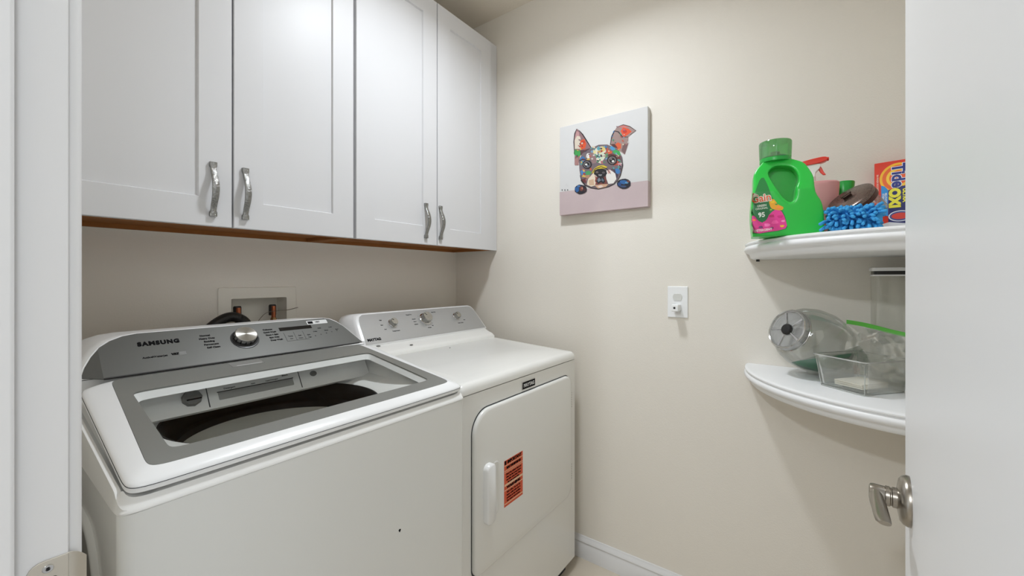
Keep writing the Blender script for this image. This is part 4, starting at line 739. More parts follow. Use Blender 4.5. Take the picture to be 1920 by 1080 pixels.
# dispenser bank at the rear of the opening
def dsp(x, s, h=0):   # slanted face rising from the tub ring to the lid hinge
    a, b = Vector((0, 1.14, .985)), Vector((0, 1.178, 1.042)); u = (b - a).normalized(); nn = Vector((0, -u.z, u.y)); p = a + u * s + nn * h; return (x, p.y, p.z)
TW_ = Matrix.Identity(4); a_, b_2 = Vector((0, 1.14, .985)), Vector((0, 1.178, 1.042)); u_ = (b_2 - a_).normalized(); n_2 = Vector((0, -u_.z, u_.y))
TDsp = Matrix(((1, 0, 0, 0), (0, u_.y, n_2.y, a_.y), (0, u_.z, n_2.z, a_.z), (0, 0, 0, 1)))
bm = B(); face = [(.185, -.004), (.215, -.004), (.783, -.004), (.785, .068), (.185, .068)]
rings(bm, [[dsp(x, s, -.012) for x, s in face], [dsp(x, s, 0) for x, s in face]])
disp = obj('dispenser', bm, M['basin'], wa, ang=30)
bm = B()
for x in (.355, .571): box(bm, x - .0010, x + .0010, .001, .056, .0002, .0006)
box(bm, .19, .78, .0560, .0575, .0002, .0006)
obj('dispenser_seams', bm, M['gapdark'], disp, TDsp, smooth=False)
bm = B(); fo = rrect(.376, .552, .0135, .0335, .002, 3); rings(bm, [[(a, b, .0004) for a, b in fo], [(a, b, .0012) for a, b in fo]]); obj('drawer_slot', bm, mat('slot_shadow_grey', (150, 150, 147), .5), disp, TDsp, smooth=False)
bm = B(); rings(bm, [[(a, b, .0008) for a, b in rrect(.374, .554, .0325, .0345, .0008, 2)], [(a, b, .0016) for a, b in rrect(.374, .554, .0325, .0345, .0008, 2)]]); obj('drawer_lip', bm, M['grey_ink'], disp, TDsp, smooth=False)
bm = B()
for s, x, z, q in (('Detergent', .402, .0400, .0060), ('MAX', .455, .0390, .0045), ('Liquid Detergent', .500, .0395, .0045), ('Bleach', .535, .0455, .0060)): merge(bm, text_bm(s, q), Matrix.Translation((x, z, .0006)))
obj('dispenser_print', bm, M['grey_ink'], disp, TDsp, smooth=False)
bm = B(); lathe(bm, [(.020, 0), (.020, .005), (.0175, .009), (.004, .010)], 9); cg = obj('fabric_softener_cap', bm, M['capgrey'], disp, TDsp @ Matrix.Translation((.324, .031, .0005)))
bm = B(); box(bm, -.014, .014, -.0012, .0012, .0092, .0115); obj('cap_grip', bm, M['ink'], cg, TDsp @ Matrix.Translation((.326, .025, .0005)))
bm = B(); rings(bm, [[(.0095 * math.cos(a), .0080 * math.sin(a), z) for a in [2 * math.pi * k / 24 for k in range(24)]] for z in (0, .002)]); obj('bleach_cap', bm, M['capgrey'], disp, TDsp @ Matrix.Translation((.611, .035, .0005)))
# console
PA, PB = Vector((0, 1.205, 1.073)), Vector((0, 1.30, 1.158)); pL = (PB - PA).length; pn = Vector((0, -(PB.z - PA.z), PB.y - PA.y)).normalized()
def fold(x): return max(0, .186 - x) * .55
def wpt(x, s, h=0): p = PA + (PB - PA) * (s / pL) + pn * h; return (x, p.y + fold(x), p.z + fold(x) * .35)
TP = frame(wpt(.3, 0), (1, 0, 0), PB - PA); TP.translation = Vector((0, PA.y, PA.z))
half = [(.150, -.004), (.151, .004), (.158, .030), (.170, .062), (.184, .090), (.203, .111), (.226, .1225), (.256, .1275)]
right = [(.716, .1275), (.738, .122), (.755, .108), (.772, .080), (.787, .045), (.800, .015), (.806, -.004)]
wo = smooth2(half[:1] + half[1:] + [(.486, .1278)] + right, 1)
def shr(o, k):
    out = []
    for x, s in o:
        xx = x + (k if x < .25 else (-k if x > .72 else 0)) ; ss = s - (k if s > .1 else 0); out.append((xx, ss))
    return out
bk = [(XC + (x - XC) * 1.03, 1.488, wpt(x, s)[2] - .012) for x, s in wo]
midr = [(XC + (x - XC) * 1.025, wpt(x, s)[1] + .030, wpt(x, s)[2] - .002) for x, s in wo]
bm = B(); rings(bm, [bk, midr, [(XC + (x - XC) * 1.012, wpt(x, s)[1] + .006, wpt(x, s)[2]) for x, s in wo], [wpt(x, s) for x, s in wo], [wpt(x, s, .002) for x, s in shr(wo, .0015)]])
box(bm, XW0 + .012, XW1 - .012, 1.225, 1.486, .965, 1.075)
cons = obj('console', bm, M['plastic'], wa, ang=50)
bm = B(); pp = [(x, max(.0015, s)) for x, s in shr(wo, .0042)]
pp2 = []
for i, (x, s) in enumerate(pp): pp2.append((x, s))
# left facet folded at x = .186: split outline there
top_l = [q for q in pp2 if q[0] <= .186 and q[1] > .01]; 
n3 = len(pp2)
def clip(poly, xk, keep_right):
    out = []
    for i in range(len(poly)):
        a, b = poly[i], poly[(i + 1) % len(poly)]; ia = (a[0] >= xk) == keep_right; ib = (b[0] >= xk) == keep_right
        if ia: out.append(a)
        if ia != ib: t = (xk - a[0]) / (b[0] - a[0]); out.append((xk, a[1] + (b[1] - a[1]) * t))
    return out
for part_ in (clip(pp2, .186, True), clip(pp2, .186, False)):
    rings(bm, [[wpt(x, s, .0012) for x, s in part_], [wpt(x, s, .0034) for x, s in part_]])
pan = obj('control_panel', bm, M['panel'], wa, smooth=False); pan['label'] = 'dark grey control panel'
bm = B(); rings(bm, [[wpt(x, s, h) for x, s in ((.186, .0005), (.79, .0005), (.79, .0035), (.186, .0035))] for h in (.001, .0042)]); obj('panel_lip', bm, M['grey_ink'], pan, smooth=False)
TP = TP @ Matrix.Translation((0, 0, .0034))
letter('SAMSUNG', .291, .0875, .0165, pan, TP, bold=.0010, space=1.22, xs=.90)
bm = B()
def addp(bm, s, x, y, size, **k): merge(bm, text_bm(s, size, **k), TP @ Matrix.Translation((x, y, .0003)))
addp(bm, 'ActiveWaterJet', .277, .0455, .0072, bold=.0001, xs=1.0); addp(bm, 'VRT', .3145, .0465, .0075, bold=.0006)
for i, s in enumerate(('Normal', 'Heavy Duty', 'Bedding', 'Permanent', 'Self Clean')): addp(bm, s, .385 + i * .0025, .096 - i * .0105, .0072, bold=.0002)
for i, s in enumerate(('Delicates', 'Quick Wash', 'Rinse + Spin', 'Spin Only', 'Deep Wash')): addp(bm, s, .537 + i * .003, .096 - i * .0105, .0068, bold=.0002)
obj('panel_print', bm, M['ink'], pan, smooth=False)
bm = B(); box(bm, .322, .336, .041, .052, 0, .0003); obj('panel_icon', bm, M['capgrey'], pan, TP, smooth=False)
bm = B()
for i in range(3): addp(bm, ('Temp', 'Soil', 'Spin')[i], .590 + .027 * i, .062 - .001 * i, .006); addp(bm, ('Hot', 'Heavy', 'High')[i], .590 + .027 * i, .052 - .001 * i, .005)
for i in range(5): addp(bm, ('Delay', 'Soak', 'Rinse', 'Lock', 'Start')[i], .668 + .018 * i, .070 + (.012 if i % 2 else 0), .0055); addp(bm, '+', .662 + .019 * i, .052 + .003 * i, .008)
for x in (.575, .603, .630): box_m = B(); box(box_m, x, x + .0006, .044, .078, 0, .0004); merge(bm, box_m, TP)
box_m = B(); box(box_m, .575, .640, .0435, .0441, 0, .0004); merge(bm, box_m, TP)
obj('touch_key_print', bm, M['grey_ink'], pan, smooth=False)
bm = B(); box(bm, .568, .664, .0855, .0985, 0, .0005); obj('display', bm, M['screen'], pan, TP, smooth=False)
bm = B(); fo = rrect(.656, .722, .1005, .1165, .002, 3); rings(bm, [[(a, b, 0) for a, b in fo], [(a, b, .0004) for a, b in fo]]); es = obj('energy_sticker', bm, M['lt_ink'], pan, TP, smooth=False)
bm = B(); box(bm, .659, .675, .1035, .1135, .0004, .0006); merge(bm, text_bm('VRT', .008, .0002, .0003), Matrix.Translation((.690, .1085, .0006))); obj('sticker_print', bm, M['ink'], es, TP, smooth=False)
KX, KS = .4715, .0735
bm = B(); lathe(bm, [(.0335, -.0005), (.0335, .0012), (.0305, .0016), (.030, .0005)], 56); bz = obj('dial_bezel', bm, M['black'], pan, TP @ Matrix.Translation((KX, KS - .003, 0)))
bm = B(); lathe(bm, [(.0345, 0), (.0345, .0006), (.0332, .0008)], 56, cap1=True); obj('dial_rim', bm, M['grey_ink'], bz, TP @ Matrix.Translation((KX, KS - .003, 0)))
bm = B(); lathe(bm, [(.0275, .0005), (.0270, .014), (.0262, .0165)], 56); dk = obj('dial', bm, M['chrome'], pan, TP @ Matrix.Translation((KX, KS, 0)))
# spun face of the dial with radial highlights
m = mat('radial_spun_steel', (168, 166, 160), .26, 1); nt = m.node_tree; b0 = nt.nodes['Principled BSDF']; b0.inputs['Anisotropic'].default_value = .85
tg = nt.nodes.new('ShaderNodeTangent'); tg.direction_type = 'RADIAL'; tg.axis = 'Z'
bm = B(); lathe(bm, [(.0258, .0164), (.0250, .0172)], 64); 
dface_o = obj('dial_face', bm, m, dk, TP @ Matrix.Translation((KX, KS, 0)))
bm = B()
for k in range(14):
    a = 2 * math.pi * k / 14; box(bm, .0272 * math.cos(a) - .0012, .0272 * math.cos(a) + .0012, .0272 * math.sin(a) - .0012, .0272 * math.sin(a) + .0012, .002, .0135)
obj('dial_notches', bm, M['black'], dk, TP @ Matrix.Translation((KX, KS, 0)), smooth=False)
# little paint chip on the front
bm = B(); flat_poly(bm, [(.612 + .0030 * math.cos(a) * (1 + .3 * math.sin(3 * a)), .703 + .0036 * math.sin(a)) for a in [k * .6 for k in range(10)]]); obj('paint_chip', bm, M['ink'], wa, Matrix(((1, 0, 0, 0), (0, 0, -1, YW - .0001), (0, 1, 0, 0), (0, 0, 0, 1))), smooth=False)
# lint specks on the dryer top
for x, y, r in ((1.10, 1.315, .006), (1.224, 1.22, .0035), (.963, 1.345, .008)):
    bm = B(); bmesh.ops.create_icosphere(bm, subdivisions=1, radius=r)
    zb = (ztop(y) + .0035) if y < 1.29 else 1.0125 + max(0, y - 1.305) * .32
    for v in bm.verts: v.co.z = v.co.z * .45 + .0005; v.co.x *= 1.4; v.co += Vector((x, y, zb + r * .25))
    tag(obj('lint_ball', bm, M['capgrey'], None), 'small grey lint speck on the white dryer top ' + {.006: 'below the middle dial', .0035: 'on its own near the centre', .008: 'beside the washer lid corner'}[r], 'lint', 'lint specks on the dryer top')
# ================================================================== WATER BOX, pipes, hose
wb = thing('washer_outlet_box', ((WB[0] + WB[1]) / 2, BK, 1.07), 'off-white recessed washer water supply box in the back wall', 'water box')
bm = B(); fo = rrect(.5405, .806, 1.03, 1.2545, .004, 3); fi = rrect(.5805, .7695, 1.077, 1.2145, .004, 3)
plate_with_hole(bm, fo, fi, lambda a, b, h: (a, BK - h, b), 0, .005); obj('face_plate', bm, M['boxp'], wb, bevel=.0015, seg=2)
bm = B(); rings(bm, [[(a, BK + y, b) for a, b in q] for q, y in ((fi, -.003), (fi, .075))], False, True); obj('recess', bm, M['boxp'], wb, fix=False)
for x, nm in ((.612, 'copper pipe stub behind the black hose in the water box'), (.733, 'copper pipe stub on the right inside the water box')):
    t = thing('supply_valve', (x, BK + .03, 1.077), nm, 'water valve', 'supply valves in the water box')
    T = Matrix.Translation((x, BK + .022, 0))
    obj('copper_stub', lathe(B(), [(.0078, 1.12), (.0078, 1.181)], 20), M['copper'], t, T)
    obj('coupling', lathe(B(), [(.0125, 1.145), (.0130, 1.150), (.0130, 1.182), (.0110, 1.186), (.0110, 1.150)], 24, cap0=False, cap1=False), M['hose'], t, T @ Matrix.Translation((0, .010, 0)))
    obj('valve_nut', lathe(B(), [(.011, 1.112), (.0115, 1.116), (.0115, 1.132), (.009, 1.137)], 6), M['brass'], t, T)
    obj('valve_body', lathe(B(), [(.010, 1.078), (.010, 1.112)], 20), M['brass'], t, T)
# corrugated drain hose
path = catmull([(.440, 1.58, 1.02), (.462, 1.585, 1.085), (.500, 1.590, 1.130), (.545, 1.598, 1.155), (.582, 1.603, 1.150), (.612, 1.606, 1.118), (.625, 1.610, 1.03)], 22)
rad = [.0152 + .0016 * (i % 2) for i in range(len(path))]
bm = B(); tube(bm, path, rad, 18); tag(obj('drain_hose', bm, M['hose'], None, ang=80), 'black corrugated drain hose arching behind the washer', 'hose')
bm = B(); tube(bm, catmull([(.655, BK - .012, 1.113), (.676, BK - .004, 1.140), (.702, BK + .005, 1.158), (.735, BK + .000, 1.163), (.775, BK - .008, 1.165), (.812, BK - .008, 1.172)], 6), .0011, 6)
tag(obj('loose_wire', bm, mat('wire_grey', (120, 110, 98), .5), None), 'thin grey wire crossing the water box', 'wire')
# ================================================================== PAINTING
PY0, PY1, PZ0, PZ1, PT = .5455, .9600, 1.585, 1.9985, .032
pa = thing('painting', (D, (PY0 + PY1) / 2, PZ0), 'square canvas painting of a colourful bulldog peeking over a pink ledge', 'painting')
bm = B(); box(bm, D - PT, D - .0008, PY0, PY1, PZ0, PZ1); obj('canvas', bm, [M['canvas']], pa, bevel=.0025)
def cpt(a, b, h): return (D - PT - h, PY1 - a, PZ0 + b)
bm = B(); rings(bm, [[cpt(a, b, h) for a, b in ((0.0, .0), (.4145, .0), (.4145, .1062), (0.0, .1092))] for h in (.0001, .0006)])
rings(bm, [[(x, PY0 - h, z) for x, z in ((D - PT, PZ0), (D - .001, PZ0), (D - .001, PZ0 + .1062), (D - PT, PZ0 + .1062))] for h in (-.0001, .0005)])
rings(bm, [[(x, y, PZ0 - h) for x, y in ((D - PT, PY0), (D - .001, PY0), (D - .001, PY1), (D - PT, PY1))] for h in (-.0001, .0005)])
obj('pink_ledge', bm, M['pinkband'], pa, smooth=False)
mats = []; bm = B(); idx = {}
for i, (c, poly) in enumerate(ART):
    if c not in idx: idx[c] = len(mats); mats.append(cm(c, .6))
    pv = [Vector((a, b, 0)) for a, b in poly]; vv = [bm.verts.new(cpt(a, b, .0009 + i * .000008)) for a, b in poly]
    for t in tessellate_polygon([pv]):
        try: bm.faces.new([vv[k] for k in t]).material_index = idx[c]
        except ValueError: pass
obj('dog_portrait', bm, mats, pa, smooth=False)
# ================================================================== OUTLET with plug-in
ou = thing('wall_outlet', (D, .435, 1.129), 'white wall outlet plate on the picture wall', 'outlet')
bm = B(); box(bm, D - .0055, D, .3965, .4745, 1.1305, 1.256); obj('cover_plate', bm, M['plastic'], ou, bevel=.0025)
bm = B(); q = [(.0175 * math.cos(a), max(-.013, min(.013, .0175 * math.sin(a)))) for a in [2 * math.pi * k / 32 for k in range(32)]]
rings(bm, [[(D - x, .4355 + a, 1.213 + b) for a, b in q] for x in (.004, .0085)]); obj('outlet_cap', bm, cm((206, 206, 202), .5), ou)
pg = thing('plug_in_sensor', (D - .006, .4355, 1.155), 'small white cube sensor with black dot plugged into the outlet', 'plug-in sensor')
bm = B(); box(bm, D - .052, D - .0058, .4215, .4475, 1.158, 1.185); pc = obj('housing', bm, M['plastic'], pg, bevel=.003)
bm = B(); lathe(bm, [(.0042, 0), (.0042, .0008)], 20); obj('sensor_eye', bm, M['black'], pg, Matrix.Translation((D - .052, .4355, 1.172)) @ Matrix.Rotation(R(-90), 4, 'Y'))
bm = B(); rings(bm, [[(D - x, .4355 + a, 1.165 + b) for a, b in rrect(-.011, .011, -.014, .012, .005, 4)] for x in (.0058, .012)]); obj('plug_base', bm, M['plastic'], pg)
# ================================================================== CORNER SHELVES
YC = RW + .003
def corner_shelf(zt, label):
    t = thing('corner_shelf', (D, YC, zt), label, 'shelf', 'white quarter-round corner shelves')
    # profile: (radius, z below the top)
    prof = [(.436, 0), (.441, -.0015), (.4455, -.0045), (.4455, -.008), (.442, -.010), (.441, -.013), (.4455, -.016), (.4490, -.0225), (.4465, -.030), (.4390, -.0355), (.4330, -.038), (.431, -.043), (.428, -.052), (.420, -.056), (.400, -.056)]
    N = 44; bm = B(); RR = []
    for r, z in prof: RR.append([(D - .0005, YC - .0005 + r, zt + z)] + [(D - .0005 - r * math.sin(a), YC + r * math.cos(a), zt + z) for a in [math.pi / 2 * k / N for k in range(1, N)]] + [(D - r, YC, zt + z), (D - .0005, YC, zt + z)])
    rings(bm, RR); obj('board', bm, M['shelf'], t, ang=50)
    bm = B(); box(bm, D - .018, D - .0005, YC + .02, YC + .40, zt - .075, zt - .056); obj('cleat', bm, M['shelf'], t) if False else bm.free()
    return t
SU, SL = 1.411, .979
su = corner_shelf(SU, 'white quarter-round corner shelf holding the green detergent bottle')
sl = corner_shelf(SL, 'lower white quarter-round corner shelf holding clear containers')
bm = B(); box(bm, D - .044, D - .034, .150, .160, SU - .0635, SU - .056); obj('screw_tab', bm, M['black'], su)
# ================================================================== UPPER SHELF ITEMS
def view_T(x, y, z, extra=0):
    """local frame whose -Y side looks back to the doorway"""
    return Matrix.Translation((x, y, z)) @ Matrix.Rotation(math.atan2(y, x) - math.pi / 2 + R(extra), 4, 'Z')
def pxl(c0, cz, s):   # helper for outlines drawn in drawing units
    return lambda p: ((p[0] - c0) * s, (cz - p[1]) * s)
# --- detergent bottle
f = pxl(322, 850, .000365)
outline = smooth2([f(p) for p in ((150, 262), (185, 232), (330, 232), (385, 248), (440, 280), (478, 345), (500, 410), (508, 520), (545, 600), (560, 690), (562, 780), (560, 838), (545, 848), (110, 850), (95, 842), (84, 760), (80, 650), (86, 560), (98, 440), (100, 350), (120, 300))], 4)
hole = smooth2([f(p) for p in ((215, 310), (255, 285), (320, 292), (370, 318), (398, 370), (402, 430), (385, 480), (378, 560), (345, 590), (300, 545), (262, 480), (228, 410), (205, 350))], 4)
def curve_solid(loops, ext):
    c = bpy.data.curves.new('c', 'CURVE'); c.dimensions = '2D'; c.fill_mode = 'BOTH'; c.extrude = ext
    for lp in loops:
        s = c.splines.new('POLY'); s.points.add(len(lp) - 1); s.use_cyclic_u = True
        for p, q in zip(s.points, lp): p.co = (q[0], q[1], 0, 1)
    o = bpy.data.objects.new('c', c); COL.objects.link(o); bpy.context.view_layer.update(); me = o.to_mesh(); bm = B(); bm.from_mesh(me); o.to_mesh_clear(); bpy.data.objects.remove(o); bpy.data.curves.remove(c)
    bmesh.ops.remove_doubles(bm, verts=bm.verts[:], dist=1e-5)
    return bm
def apply_mods(o):
    bpy.context.view_layer.update(); dg = bpy.context.evaluated_depsgraph_get(); me = bpy.data.meshes.new_from_object(o.evaluated_get(dg)); o.modifiers.clear(); old = o.data; o.data = me; bpy.data.meshes.remove(old)
def molded(name, bm, m, parent, T, vox=.003, it=14, profile=None, fac=.6):
    o = obj(name, bm, m, None)
    r = o.modifiers.new('r', 'REMESH'); r.mode = 'VOXEL'; r.voxel_size = vox; s = o.modifiers.new('s', 'SMOOTH'); s.iterations = it; s.factor = fac
    apply_mods(o); me = o.data; c = o.location.copy(); b = B(); b.from_mesh(me); b.transform(Matrix.Translation(c)); bpy.data.objects.remove(o); bpy.data.meshes.remove(me)
    if profile:
        for v in b.verts: profile(v.co)
    return obj(name, b, m, parent, T, ang=180)
Rx = Matrix.Rotation(R(90), 4, 'X')
TG = view_T(1.452, .066, SU, 6)
gn = thing('detergent_bottle', TG.translation, 'bright green laundry detergent jug with handle and translucent green cap', 'detergent bottle')
bm = curve_solid([outline, hole], .046); bm.transform(Rx)
# fill behind: shallow inner web of the jug
def gprof(co):
    z = co.z; k = 1.0
    if z > .13: k = 1 - .45 * min(1, (z - .13) / .09)
    co.y *= k
gb = molded('jug_body', bm, M['green'], gn, TG, .0028, 16, gprof)
bm = B(); rings(bm, [[(a, y, b) for a, b in hole] for y in (.010, .016)]); obj('handle_web', bm, M['green'], gn, TG)
# inner wall seen through the handle opening
s_ = .000365
bm = B(); lathe(bm, [(.040, .222), (.0405, .228), (.0395, .2335)], 48); obj('collar', bm, M['green_d'], gn, TG @ Matrix.Translation((-.0235, 0, 0)))
bm = B(); lathe(bm, [(.0385, .232), (.0405, .2345), (.0415, .262), (.0420, .2800), (.0405, .2830)], 56); cap = obj('measuring_cap', bm, M['capclear'], gn, TG @ Matrix.Translation((-.0235, 0, 0)))
bm = B(); lathe(bm, [(.030, .233), (.0300, .240), (.012, .243), (.0115, .252), (.0125, .2530)], 40); obj('pour_spout', bm, M['green_d'], gn, TG @ Matrix.Translation((-.0235, 0, 0)))
bt = bvh_of(gb); Tf = TG @ Matrix(((1, 0, 0, 0), (0, 0, 1, -.12), (0, 1, 0, 0), (0, 0, 0, 1)))
dirv = (TG.to_3x3() @ Vector((0, 1, 0)))
labels = [((40, 128, 62), smooth2([f(p) for p in ((90, 545), (110, 490), (140, 395), (172, 375), (205, 470), (225, 540), (270, 610), (310, 690), (322, 760), (318, 800), (200, 822), (92, 822), (84, 740), (80, 650))], 2), .0003),
          ((232, 60, 150), smooth2([f(p) for p in ((88, 680), (120, 700), (160, 740), (205, 680), (250, 640), (290, 660), (318, 740), (314, 795), (200, 815), (94, 815))], 2), .0005),
          ((20, 110, 56), smooth2([f(p) for p in ((104, 585), (205, 585), (207, 660), (190, 715), (160, 735), (130, 720), (112, 680))], 2), .0011),
          ((236, 168, 40), smooth2([f(p) for p in ((205, 560), (240, 560), (262, 600), (300, 625), (290, 650), (240, 640), (215, 620))], 2), .0006)]
for c, cxx, cyy, r in (((200, 30, 110), 225, 690, 17), ((255, 120, 190), 190, 760, 20), ((250, 90, 170), 245, 740, 22), ((214, 40, 130), 280, 700, 18), ((255, 150, 60), 270, 625, 16), ((240, 200, 40), 228, 580, 14), ((130, 60, 120), 150, 775, 15), ((255, 120, 60), 105, 715, 12), ((240, 190, 60), 292, 775, 14), ((240, 60, 150), 120, 770, 15), ((150, 200, 60), 215, 640, 10), ((250, 150, 200), 300, 735, 12), ((90, 150, 60), 255, 600, 9), ((120, 40, 90), 225, 785, 12), ((250, 80, 150), 170, 795, 10)):
    labels.append((c, [f((cxx + r * (1 + .25 * math.sin(3 * a + cxx)) * math.cos(a), cyy + r * .8 * (1 + .25 * math.cos(2 * a)) * math.sin(a))) for a in [2 * math.pi * k / 12 for k in range(12)]], .0008))
mats = []; big = B()
for i, (c, poly, off) in enumerate(labels):
    mats.append(cm(c, .35)); b = drape(patch(poly, .005), bt, dirv, off, Tf, 0); merge(big, b, mi=i)
lab = obj('label', big, mats, gn, smooth=False, fix=False)
for s, cxx, cyy, sz, bo, c, off, nm in (('Gain', 151, 545, .031, .0022, (245, 240, 225), .0012, 'brand_outline'), ('Gain', 151, 545, .031, .0003, (224, 84, 30), .0018, 'brand_lettering'), ('GREEN', 155, 604, .0085, .0002, (230, 240, 225), .0016, 'scent_text'), ('ORIGINAL', 155, 626, .0075, .0001, (230, 240, 225), .0016, 'scent_text'), ('95', 155, 678, .019, .0006, (240, 245, 235), .0016, 'count_text'), ('DETERGENT', 165, 800, .009, .0003, (250, 225, 235), .0016, 'detergent_text')):
    t = text_bm(s, sz, 0, bo, 1, .86 if s == 'Gain' else .9); a, b2 = f((cxx, cyy)); t.transform(Matrix.Translation((a, b2, 0)) @ Matrix.Rotation(R(5), 4, 'Z')); obj(nm, drape(t, bt, dirv, off, Tf, 0), cm(c, .35), lab, smooth=False, fix=False)
# --- spray bottle
TSp = view_T(1.618, -.006, SU, 0)
spb = thing('spray_bottle', TSp.translation, 'pink spray bottle with red trigger head behind the green jug', 'spray bottle')
def ell(r, z, k=.58): return [(r * math.cos(2 * math.pi * i / 48), r * k * math.sin(2 * math.pi * i / 48), z) for i in range(48)]
bm = B(); rings(bm, [ell(.050, 0), ell(.054, .004), ell(.056, .06), ell(.0625, .168), ell(.0625, .176), ell(.058, .180), ell(.030, .183)]); obj('bottle', bm, M['pinkb'], spb, TSp)
TSh = TSp @ Matrix.Translation((-.012, 0, -.020)) @ Matrix.Scale(.93, 4)
bm = B(); lathe(bm, [(.015, .215), (.0175, .220), (.0165, .236)], 30); obj('collar', bm, M['whitep'], spb, TSh)
bm = B(); rings(bm, [[(a, h, b) for a, b in smooth2([(-.016, .232), (.012, .234), (.016, .250), (.026, .262), (.026, .278), (-.030, .278), (-.034, .258)], 3)] for h in (-.010, .010)]); obj('sprayer_body', bm, M['whitep'], spb, TSh, bevel=.002)
bm = B(); rings(bm, [[(a, h, b) for a, b in smooth2([(-.056, .270), (-.040, .286), (-.010, .294), (.026, .299), (.044, .298), (.048, .290), (.040, .283), (.016, .278), (-.014, .276), (-.040, .270)], 3)] for h in (-.013, .013)]); obj('sprayer_hood', bm, M['red'], spb, TSh, bevel=.004)
bm = B(); rings(bm, [[(x - w_, -.006, z), (x + w_, -.006, z), (x + w_, .006, z), (x - w_, .006, z)] for x, z, w_ in ((.014, .281, .006), (.022, .272, .006), (.028, .261, .0055), (.033, .249, .005), (.040, .239, .004))]); obj('trigger', bm, M['red'], spb, TSh, bevel=.002)
bm = B(); lathe(bm, [(.0055, 0), (.0065, .002), (.0065, .008), (.003, .009)], 14); obj('nozzle', bm, M['red'], spb, TSh @ Matrix.Translation((.043, 0, .292)) @ Matrix.Rotation(R(90), 4, 'Y'))
# --- small bottle with green cap
TB = view_T(1.672, -.080, SU, 0)
gc = thing('small_bottle', TB.translation, 'milky bottle with green screw cap behind the brown steel lid', 'bottle')
bm = B(); lathe(bm, [(.030, 0), (.032, .004), (.032, .105), (.028, .118), (.016, .128), (.015, .136)], 36); obj('bottle', bm, mat('milky_bottle', (214, 212, 196), .4), gc, TB)
bm = B(); lathe(bm, [(.0205, .132), (.0235, .134), (.0285, .180), (.0270, .183)], 36); obj('cap', bm, M['green_d'], gc, TB)
# --- glass jar lying tilted, brown steel lid
cen = Vector((1.530, -.086, SU + .108)); vd = Vector((cen.x, cen.y, 0)).normalized(); rt = Vector((vd.y, -vd.x, 0)); up = Vector((0, 0, 1))
na = (-rt * .50 + up * .70 - vd * .48).normalized()   # axis out of the lid
xa = (rt * .80 + up * .58).cross(na).cross(na) * -1
TJ = frame(cen, (rt * .82 + up * .57) - na * (rt * .82 + up * .57).dot(na), na.cross(rt)); zz = TJ.to_3x3() @ Vector((0, 0, 1))
if zz.dot(na) < 0: TJ = TJ @ Matrix.Rotation(math.pi, 4, 'X')
jr = thing('glass_jar', (cen.x, cen.y, SU), 'tilted glass jar with brown brushed steel lid behind the blue duster', 'jar')
bm = B(); lathe(bm, [(.060, -.010), (.0605, -.004), (.0600, .0010), (.056, .0035), (.020, .0065)], 56); jl = obj('lid', bm, M['bronze'], jr, TJ); jl['label'] = 'brown brushed steel lid'
bm = B(); lathe(bm, [(.0605, -.022), (.0612, -.020), (.0612, -.010), (.060, -.009)], 56, cap0=True); obj('lid_band', bm, mat('dark_brown_band', (74, 44, 36), .3, .5), jl, TJ)
bm = B(); box(bm, -.011, .011, -.007, .007, .004, .015); box(bm, -.014, .014, -.004, .004, .013, .018); obj('lid_knob', bm, mat('dark_clasp', (70, 52, 44), .3, .8), jl, TJ, bevel=.002)
bm = B(); lathe(bm, [(.054, -.022), (.056, -.030), (.056, -.070), (.050, -.078), (.045, -.079)], 48, cap0=False); obj('jar_body', bm, M['jugp'], jr, TJ)
# --- microfibre noodle duster
TDu = view_T(1.408, -.087, SU, 0)
du = thing('microfibre_duster', TDu.translation, 'bright blue noodle microfibre duster on the upper corner shelf', 'duster')
bm = B(); rings(bm, [[(x, .028 * k * math.cos(a), .030 + .026 * k * math.sin(a)) for a in [2 * math.pi * j / 20 for j in range(20)]] for x, k in ((-.056, .5), (-.046, .9), (-.02, 1), (.03, 1), (.046, .85), (.058, .4))]); obj('pad', bm, M['blue'], du, TDu)
bm = B(); rnd = random.Random(3)
for i in range(13):
    for j in range(11):
        x = -.050 + .100 * i / 12 + rnd.uniform(-.003, .003); a = R(-30 + 240 * j / 10 + rnd.uniform(-6, 6)) 
        ky = .026; base = Vector((x * .9, ky * -math.cos(a), .030 + .022 * math.sin(a)))
        dr_ = Vector((x * 9 + rnd.uniform(-.35, .35), -math.cos(a) * 1.0, math.sin(a) * .8 + rnd.uniform(-.1, .25))).normalized(); L = rnd.uniform(.026, .036)
        p0 = base; p1 = base + dr_ * L * .55 + Vector((0, 0, .002)); p2 = base + dr_ * L + Vector((rnd.uniform(-.004, .004), 0, -.005))
        p2.z = max(.005, p2.z * .90); p1.z = max(.005, p1.z * .92)
        tube(bm, [p0, p0.lerp(p1, .5), p1, p1.lerp(p2, .6), p2, p2 + (p2 - p1) * .12], [.0034, .0042, .0045, .0045, .0042, .0018], 7)
ch = obj('chenille_fingers', bm, M['blue'], du, TDu, ang=80); ch['kind'] = 'stuff'
